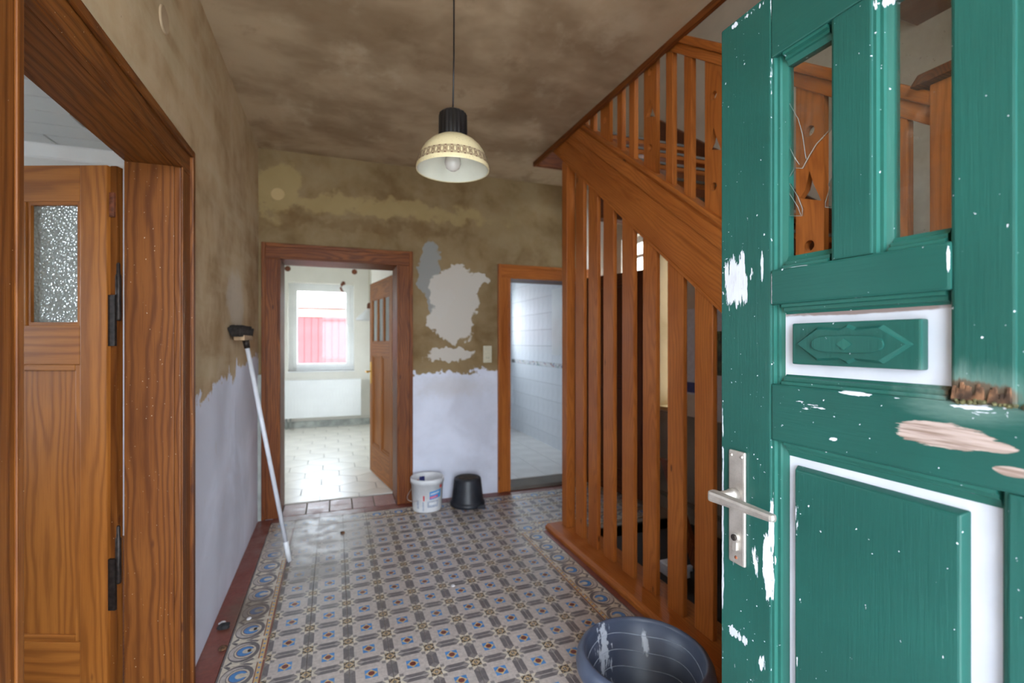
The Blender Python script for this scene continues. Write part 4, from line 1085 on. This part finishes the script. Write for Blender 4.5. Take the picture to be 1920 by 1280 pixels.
# rotten joint with moss and splinters above the lock rail
rt = MB()
for k in range(26):
    yy = random.uniform(0.318, 0.372); zz = 1.302+random.uniform(0, 0.004); hh = random.uniform(0.004, 0.02)
    rt.hexa([(X0-0.004, yy-0.002, zz), (X0+0.004, yy-0.002, zz), (X0+0.004, yy+0.003, zz), (X0-0.004, yy+0.003, zz)],
            [(X0-0.003, yy-0.001, zz+hh), (X0+0.001, yy-0.001, zz+hh), (X0+0.001, yy+0.001, zz+hh), (X0-0.003, yy+0.001, zz+hh)])
rt.build('rotten_splinters', 'rotten_wood', gd)
ms = MB()
for k in range(90):
    yy = random.uniform(0.285, 0.372); zz = 1.3005; r_ = random.uniform(0.001, 0.0032)
    bmesh.ops.create_icosphere(ms.bm, subdivisions=1, radius=r_, matrix=__import__('mathutils').Matrix.Translation((X0-0.001+random.uniform(-0.004, 0.004), yy, zz+random.uniform(-0.001, 0.003))))
ms.build('moss_tuft', 'moss', gd)
# lever handle on a long plate
pl = MB().box((X0-0.007, X0), (0.697, 0.736), (0.942, 1.163)); pl.bevel(0.004); pl = pl.build('handle_plate', 'brushed_aluminium', gd); pl['label'] = 'brushed aluminium handle plate'
for (yy, zz, mm) in ((0.729, 1.153, 'brushed_aluminium'), (0.704, 1.153, 'brushed_aluminium'), (0.717, 0.955, 'rust')):
    MB().lathe([(0.0, X0-0.0090), (0.0028, X0-0.0086), (0.0034, X0-0.0070)], yy, 0, 12, ax='x').bm.free()
    b = MB(); b.lathe([(0.0008, 0), (0.0028, 0.0003), (0.0035, 0.0018)], 0, 0, 12, True, False)
    for v in b.bm.verts: v.co = (X0-0.0088+v.co.z, yy+v.co.x, zz+v.co.y)
    b.build('screw', mm, pl)
b = MB(); b.lathe([(0.0125, 0), (0.0125, 0.012), (0.0105, 0.016), (0.010, 0.044)], 0, 0, 20, True, True)
for v in b.bm.verts: v.co = (X0-0.007-v.co.z, 0.719+v.co.x, 1.077+v.co.y)
hn = b.build('handle_neck', 'brushed_aluminium', pl)
lv = MB().hexa([(X0-0.062, 0.735, 1.066), (X0-0.044, 0.735, 1.064), (X0-0.044, 0.592, 1.072), (X0-0.058, 0.592, 1.072)],
               [(X0-0.062, 0.735, 1.087), (X0-0.044, 0.735, 1.089), (X0-0.044, 0.592, 1.086), (X0-0.058, 0.592, 1.086)]).bevel(0.0055).build('lever', 'brushed_aluminium', pl)
kc = MB()
kc.prism([(0.7165+p[0], 0.985+p[1]) for p in [(0.0088*math.cos(a), 0.010+0.0088*math.sin(a)) for a in [PI*(-0.22)+PI*1.44*k/14 for k in range(15)]]+[(-0.0052, 0.001), (-0.0052, -0.014), (-0.003, -0.0165), (0.003, -0.0165), (0.0052, -0.014), (0.0052, 0.001)]], 'x', X0-0.0125, X0-0.006)
kc.bevel(0.001); kc = kc.build('lock_cylinder', 'brushed_aluminium', pl)
b = MB(); b.lathe([(0.0062, 0), (0.0062, 0.002), (0.005, 0.003)], 0, 0, 18, True, True)
for v in b.bm.verts: v.co = (X0-0.0124-v.co.z, 0.7165+v.co.x, 0.995+v.co.y)
b.build('key_plug', 'dark_iron', pl)
box('keyhole', (X0-0.0158, X0-0.0150), (0.7157, 0.7173), (0.991, 0.999), 'black_plastic', pl)

# ------------------------------------------------------------------ pendant lamp
LX, LY = 0.476, 2.01
pn = thing('pendant_lamp', 'cream enamel pendant lamp with brown oval band and black cap', 'lamp', (LX, LY, 2.10))
ks = 0.795
def zl(z): return 2.112+(z-2.112)*ks
shp = [(0.156, 2.112), (0.1565, 2.122), (0.152, 2.150), (0.145, 2.178), (0.134, 2.210), (0.118, 2.240), (0.096, 2.266), (0.072, 2.284), (0.056, 2.292)]
shp = [(r, zl(z)) for r, z in shp]
sh = MB().lathe(shp+[(r, zl(z)) for r, z in [(0.050, 2.290), (0.070, 2.280), (0.094, 2.262), (0.115, 2.237), (0.131, 2.208), (0.142, 2.177), (0.149, 2.149), (0.1525, 2.122), (0.152, 2.114), (0.156, 2.112)]], LX, LY, 64)
sh = sh.build('shade', 'lamp_enamel', pn)
MB().lathe([(r, zl(z)) for r, z in [(0.1515, 2.1145), (0.1519, 2.122), (0.1484, 2.149), (0.1414, 2.177), (0.1304, 2.208), (0.1144, 2.237), (0.0934, 2.262), (0.0694, 2.2795), (0.03, 2.286)]], LX, LY, 64, cap1=True).build('inner_enamel', 'enamel_white', sh)
# printed band: 36 pairs of ovals with dark triangles, laid on the shade
def shade_r(z):
    for (r0, z0), (r1, z1) in zip(shp, shp[1:]):
        if z0 <= z <= z1: return r0+(r1-r0)*(z-z0)/(z1-z0)
mb = MB()
NB = 36; zm_, hz = 2.150, 0.0185
def onshade(a, z, off=0.0006):
    r = shade_r(z)+off; return (LX+r*math.cos(a), LY+r*math.sin(a), z)
for k in range(NB):
    a0 = 2*PI*k/NB; da = PI/NB
    for (ro, ri) in ((1.0, 0.80), (0.64, 0.40)):
        n = 16; ring = []
        for i in range(n):
            t_ = 2*PI*i/n
            ring.append((mb.bm.verts.new(onshade(a0+da*ro*math.cos(t_), zm_+hz*(0.98 if ro == 1.0 else 0.74)*math.sin(t_))),
                         mb.bm.verts.new(onshade(a0+da*ri*math.cos(t_), zm_+hz*(0.88 if ro == 1.0 else 0.62)*math.sin(t_)))))
        for i in range(n):
            A, B = ring[i], ring[(i+1) % n]; mb.face([A[0], B[0], B[1], A[1]])
    for s_ in (-1, 1):
        c0 = a0+da
        mb.face([mb.bm.verts.new(onshade(c0-da*0.55, zm_+s_*hz)), mb.bm.verts.new(onshade(c0+da*0.55, zm_+s_*hz)), mb.bm.verts.new(onshade(c0, zm_+s_*hz*0.6))])
mb.build('oval_band', 'lamp_band_brown', sh)
cp = MB().lathe([(0.060, 2.248), (0.060, 2.262), (0.0585, 2.350), (0.055, 2.356), (0.045, 2.364), (0.02, 2.368), (0.006, 2.370)], LX, LY, 72, cap1=True, mod=lambda a, z: 1.0+(0.035*(1 if math.sin(a*18) > 0 else -1) if z < 2.362 else 0))
cp.build('cap', 'black_plastic', pn)
MB().tube([(LX, LY, 2.368), (LX+0.004, LY-0.002, 2.6), (LX+0.002, LY-0.01, 2.87)], 0.0035, 8).build('cord', 'black_plastic', pn)
MB().lathe([(0.018, 2.87), (0.018, 2.862), (0.008, 2.85)], LX+0.002, LY-0.01, 14, cap1=True).build('ceiling_hook', 'dark_iron', pn)
MB().lathe([(0.001, 2.110), (0.015, 2.113), (0.029, 2.124), (0.0355, 2.143), (0.033, 2.162), (0.022, 2.186), (0.014, 2.206), (0.014, 2.235)], LX, LY, 32).build('bulb', 'bulb_glass', pn)

# ------------------------------------------------------------------ things standing in the hall
# grey tub
TX, TY = 1.05, 1.45
tb = thing('plastic_tub', 'blue grey round plastic tub with paint splashes in front of the stairs', 'tub', (TX, TY, 0))
prof = [(0.155, 0.002), (0.165, 0.004), (0.18, 0.02), (0.202, 0.18), (0.236, 0.186), (0.243, 0.192), (0.2445, 0.206), (0.241, 0.226), (0.232, 0.244), (0.220, 0.2535), (0.212, 0.252), (0.2085, 0.240), (0.203, 0.18), (0.1995, 0.178), (0.192, 0.12), (0.189, 0.118), (0.182, 0.06), (0.179, 0.058), (0.172, 0.018), (0.16, 0.010)]
def tubmod(a, z): return 1.0
bd = MB().lathe(prof, TX, TY, 72, True, True).build('body', 'tub_plastic', tb)
tin = [(0.172, 0.018), (0.179, 0.058), (0.182, 0.06), (0.189, 0.118), (0.192, 0.12), (0.1995, 0.178), (0.203, 0.18), (0.2085, 0.24)]
def tub_r(z):
    for (r0, z0), (r1, z1) in zip(tin, tin[1:]):
        if z0 <= z <= z1: return r0+(r1-r0)*(z-z0)/(z1-z0)
    return tin[0][0]
for zz in (0.195, 0.135, 0.075):
    pts = []
    for k in range(65):
        a = 2*PI*k/64; z_ = zz+0.008*math.sin(a*4+1); r_ = tub_r(z_)-0.0012
        pts.append((TX+r_*math.cos(a), TY+r_*math.sin(a), z_))
    MB().tube(pts, 0.0012, 6, False).build('rib', 'label_grey', bd)
# white bucket with label
BX, BY = 0.712, 3.917
bk = thing('paint_bucket', 'white plastic paint bucket with blue and pink label', 'bucket', (BX, BY, 0))
bd = MB().lathe([(0.10, 0.0), (0.114, 0.003), (0.117, 0.012), (0.129, 0.225), (0.136, 0.226), (0.137, 0.262), (0.132, 0.268), (0.127, 0.262), (0.124, 0.22), (0.113, 0.02), (0.10, 0.012)], BX, BY, 48, True, True).build('body', 'white_plastic', bk)
def bucket_patch(nm, m, a0, a1, z0, z1, off=0.0008, tilt=0.0, inner=False):
    mb = MB(); n = 10; rows = []
    for i in range(n+1):
        a = a0+(a1-a0)*i/n; row = []
        for z in (z0, z1):
            zz = z+tilt*(i/n)
            r = 0.117+(zz-0.012)*(0.012/0.213)+off if not inner else 0.113+(zz-0.02)*(0.011/0.2)-off
            row.append(mb.bm.verts.new((BX+r*math.cos(a), BY+r*math.sin(a), zz)))
        rows.append(row)
    for A, B in zip(rows, rows[1:]): mb.face([A[0], B[0], B[1], A[1]])
    return mb.build(nm, m, bd)
D = math.radians
fc = D(-110)      # towards the camera
bucket_patch('label_print', 'label_blue', fc+D(18), fc+D(66), 0.108, 0.172, tilt=0.012)
bucket_patch('label_print', 'white_plastic', fc+D(22), fc+D(58), 0.146, 0.160, 0.0014, 0.010)
for k in range(6): bucket_patch('label_print', 'label_blue', fc+D(25+k*6), fc+D(26.5+k*6), 0.147, 0.162, 0.002, 0.0005)
bucket_patch('label_print', 'label_pink', fc+D(19), fc+D(52), 0.116, 0.134, 0.0014, 0.008)
bucket_patch('label_print', 'white_plastic', fc+D(22), fc+D(46), 0.1235, 0.1265, 0.002, 0.006)
bucket_patch('label_print', 'label_red', fc-D(6), fc-D(0), 0.10, 0.142)
bucket_patch('label_print', 'label_grey', fc+D(10), fc+D(55), 0.045, 0.098)
bucket_patch('label_print', 'white_plastic', fc+D(16), fc+D(48), 0.066, 0.088, 0.0014)
bucket_patch('label_print', 'label_grey', fc-D(32), fc-D(24), 0.035, 0.10)
bucket_patch('label_print', 'label_grey', fc-D(8), fc-D(3), 0.02, 0.092)
bucket_patch('label_print', 'label_red', fc+D(60), fc+D(74), 0.190, 0.215)
bucket_patch('inner_stain', 'label_navy', D(90), D(112), 0.12, 0.235, 0.001, 0, True)
bucket_patch('inner_stain', 'label_red', D(114), D(140), 0.15, 0.215, 0.001, 0, True)
ha = D(185)
for a in (ha, ha+PI): MB().lathe([(0.018, 0), (0.018, 0.008)], 0, 0, 12, True, True).bm.free()
pts = []
for k in range(17):
    s_ = PI*k/16
    e = Vector((math.cos(fc-D(60)), math.sin(fc-D(60)), 0)); n_ = Vector((math.cos(fc+D(30)-PI/2*0), math.sin(fc+D(30)), 0))
    rad = 0.139
    p = Vector((BX, BY, 0.175))+e*(rad*math.cos(s_))+Vector((math.cos(fc+D(150)), math.sin(fc+D(150)), 0))*(-rad*math.sin(s_)*0.985)+Vector((0, 0, -0.075*math.sin(s_)))
    pts.append(p)
MB().tube([pts[0]+Vector((0, 0, 0.012))]+pts, 0.0022, 6).build('handle', 'brushed_aluminium', bk)
# black bucket upside down
QX, QY = 1.05, 3.90
ub = thing('upturned_bucket', 'black builder bucket standing upside down beside the white bucket', 'bucket', (QX, QY, 0))
MB().lathe([(0.128, 0.012), (0.138, 0.0), (0.145, 0.004), (0.146, 0.028), (0.138, 0.034), (0.131, 0.05), (0.113, 0.215), (0.109, 0.226), (0.102, 0.231), (0.098, 0.225)], QX, QY, 48).build('body', 'black_bucket', ub)
MB().lathe([(0.0985, 0.224), (0.06, 0.226), (0.02, 0.2255)], QX, QY, 32, cap1=True).build('base', 'soil_crust', ub)
MB().lathe([(0.088, 0.2255), (0.088, 0.230), (0.084, 0.230), (0.084, 0.2255)], QX, QY, 32).build('base_ring', 'black_bucket', ub)
MB().box((QX+0.05, QX+0.11), (QY-0.155, QY-0.13), (0.0, 0.03)).bevel(0.004).build('lug', 'black_bucket', ub)
# broom leaning on the left wall
br = thing('broom', 'long white broom handle with dark bristle head leaning on the left wall', 'broom', (-0.266, 3.268, 0))
a_, b_ = Vector((-0.266, 3.268, 0.0)), Vector((-0.50, 3.21, 1.385))
dv = (b_-a_).normalized()
MB().tube([a_+dv*0.10, b_], 0.0125, 14).build('pole', 'painted_pole', br)
MB().tube([a_+dv*0.004, a_+dv*0.13, a_+dv*0.135], [0.0155, 0.0155, 0.012], 14).build('grip_socket', 'white_plastic', br)
hd = MB()
for k in range(17):
    yy = 3.02+k*0.0235; l_ = 0.062 if 1 < k < 15 else 0.05
    for j in range(3):
        xx = -0.515+0.016*(j-1)
        hd.tube([(xx, yy, 1.405), (xx-0.006+0.006*(j-1)+random.uniform(-.004, .004), yy+(k-8)*0.0022, 1.405+l_)], [0.011, 0.014], 6)
hd.build('bristles', 'bristle_dark', br)
hb = MB().box((-0.54, -0.482), (3.07, 3.35), (1.382, 1.412)); hb.bevel(0.008); hb.build('head_block', 'raw_wood_block', br)
MB().tube([b_-dv*0.05, b_+dv*0.006], [0.016, 0.019], 12).build('head_socket', 'dark_iron', br)
# light switch and socket beside the bathroom door
sw = thing('light_switch', 'ivory switch and socket pair beside the bathroom doorway', 'switch', (1.295, 4.115, 1.19))
box('frame', (1.255, 1.333), (4.110, 4.1195), (1.185, 1.337), 'old_ivory_plastic', sw, 0.003)
box('rocker', (1.266, 1.322), (4.104, 4.110), (1.270, 1.328), 'old_ivory_plastic', sw, 0.002)
b = MB(); b.lathe([(0.024, 4.110), (0.024, 4.1055), (0.019, 4.1055), (0.019, 4.109)], 1.294, 0, 24, ax='y', cz=1.226, cap1=True); b.build('socket_ring', 'old_ivory_plastic', sw)
for s_ in (-1, 1): box('pin_hole', (1.294+s_*0.009-0.0025, 1.294+s_*0.009+0.0025), (4.1082, 4.1088), (1.2235, 1.2285), 'black_plastic', sw)
# round junction box covers
jc = thing('junction_cover', 'round ochre junction box cover above the kitchen doorway', 'cover', (-0.42, 4.115, 2.47))
MB().lathe([(0.050, 4.1195), (0.050, 4.114), (0.044, 4.112)], -0.42, 0, 32, ax='y', cz=2.525, cap1=True).build('disc', 'cream_board', jc)
jc = thing('junction_cover', 'round plastered junction box cover high on the left wall', 'cover', (-0.55, 1.97, 2.43))
MB().lathe([(0.045, XL+0.0005), (0.045, XL+0.004), (0.04, XL+0.006)], 1.97, 0, 32, ax='x', cz=0).bm.free()
b = MB(); b.lathe([(0.045, 0), (0.045, 0.004), (0.04, 0.006)], 0, 0, 32, cap1=True)
for v in b.bm.verts: v.co = (XL+v.co.z, 1.955+v.co.x, 2.485+v.co.y)
b.build('disc', 'plaster_ceiling', jc)
# grey pipe strip in the corner between left wall and kitchen doorway casing
struct(box('trim_7', (XL, -0.532), (4.085, 4.119), (0.0, 1.12), 'skirting_green'), 'grey green strip in the corner beside the kitchen casing', 'trim')
# rubble on the red border tiles
for (x_, y_, s_, m_, lb) in ((-0.50, 2.62, 0.028, 'soot_rubble', 'black lump of rubble on the red tiles by the left wall'),
                             (-0.515, 2.66, 0.016, 'plaster_crumb', 'pale plaster crumb behind the black lump by the left wall'),
                             (-0.40, 2.66, 0.012, 'plaster_crumb', 'small white plaster chip on the left border tiles'),
                             (-0.47, 2.44, 0.02, 'rotten_wood', 'brown crumb of dirt on the red tiles by the left wall'),
                             (0.05, 3.62, 0.018, 'rotten_wood', 'dark dirt crumb on the worn tiles near the kitchen door'),
                             (0.62, 2.62, 0.012, 'plaster_crumb', 'white chip lying on a blue tile motif mid floor')):
    mb = MB(); bmesh.ops.create_icosphere(mb.bm, subdivisions=2, radius=s_)
    for v in mb.bm.verts:
        v.co *= random.uniform(0.7, 1.15); v.co.z = max(v.co.z*0.5, -s_*0.3); v.co += Vector((x_, y_, s_*0.3+0.0012))
    tag(mb.build('rubble_lump', m_), lb, 'rubble')
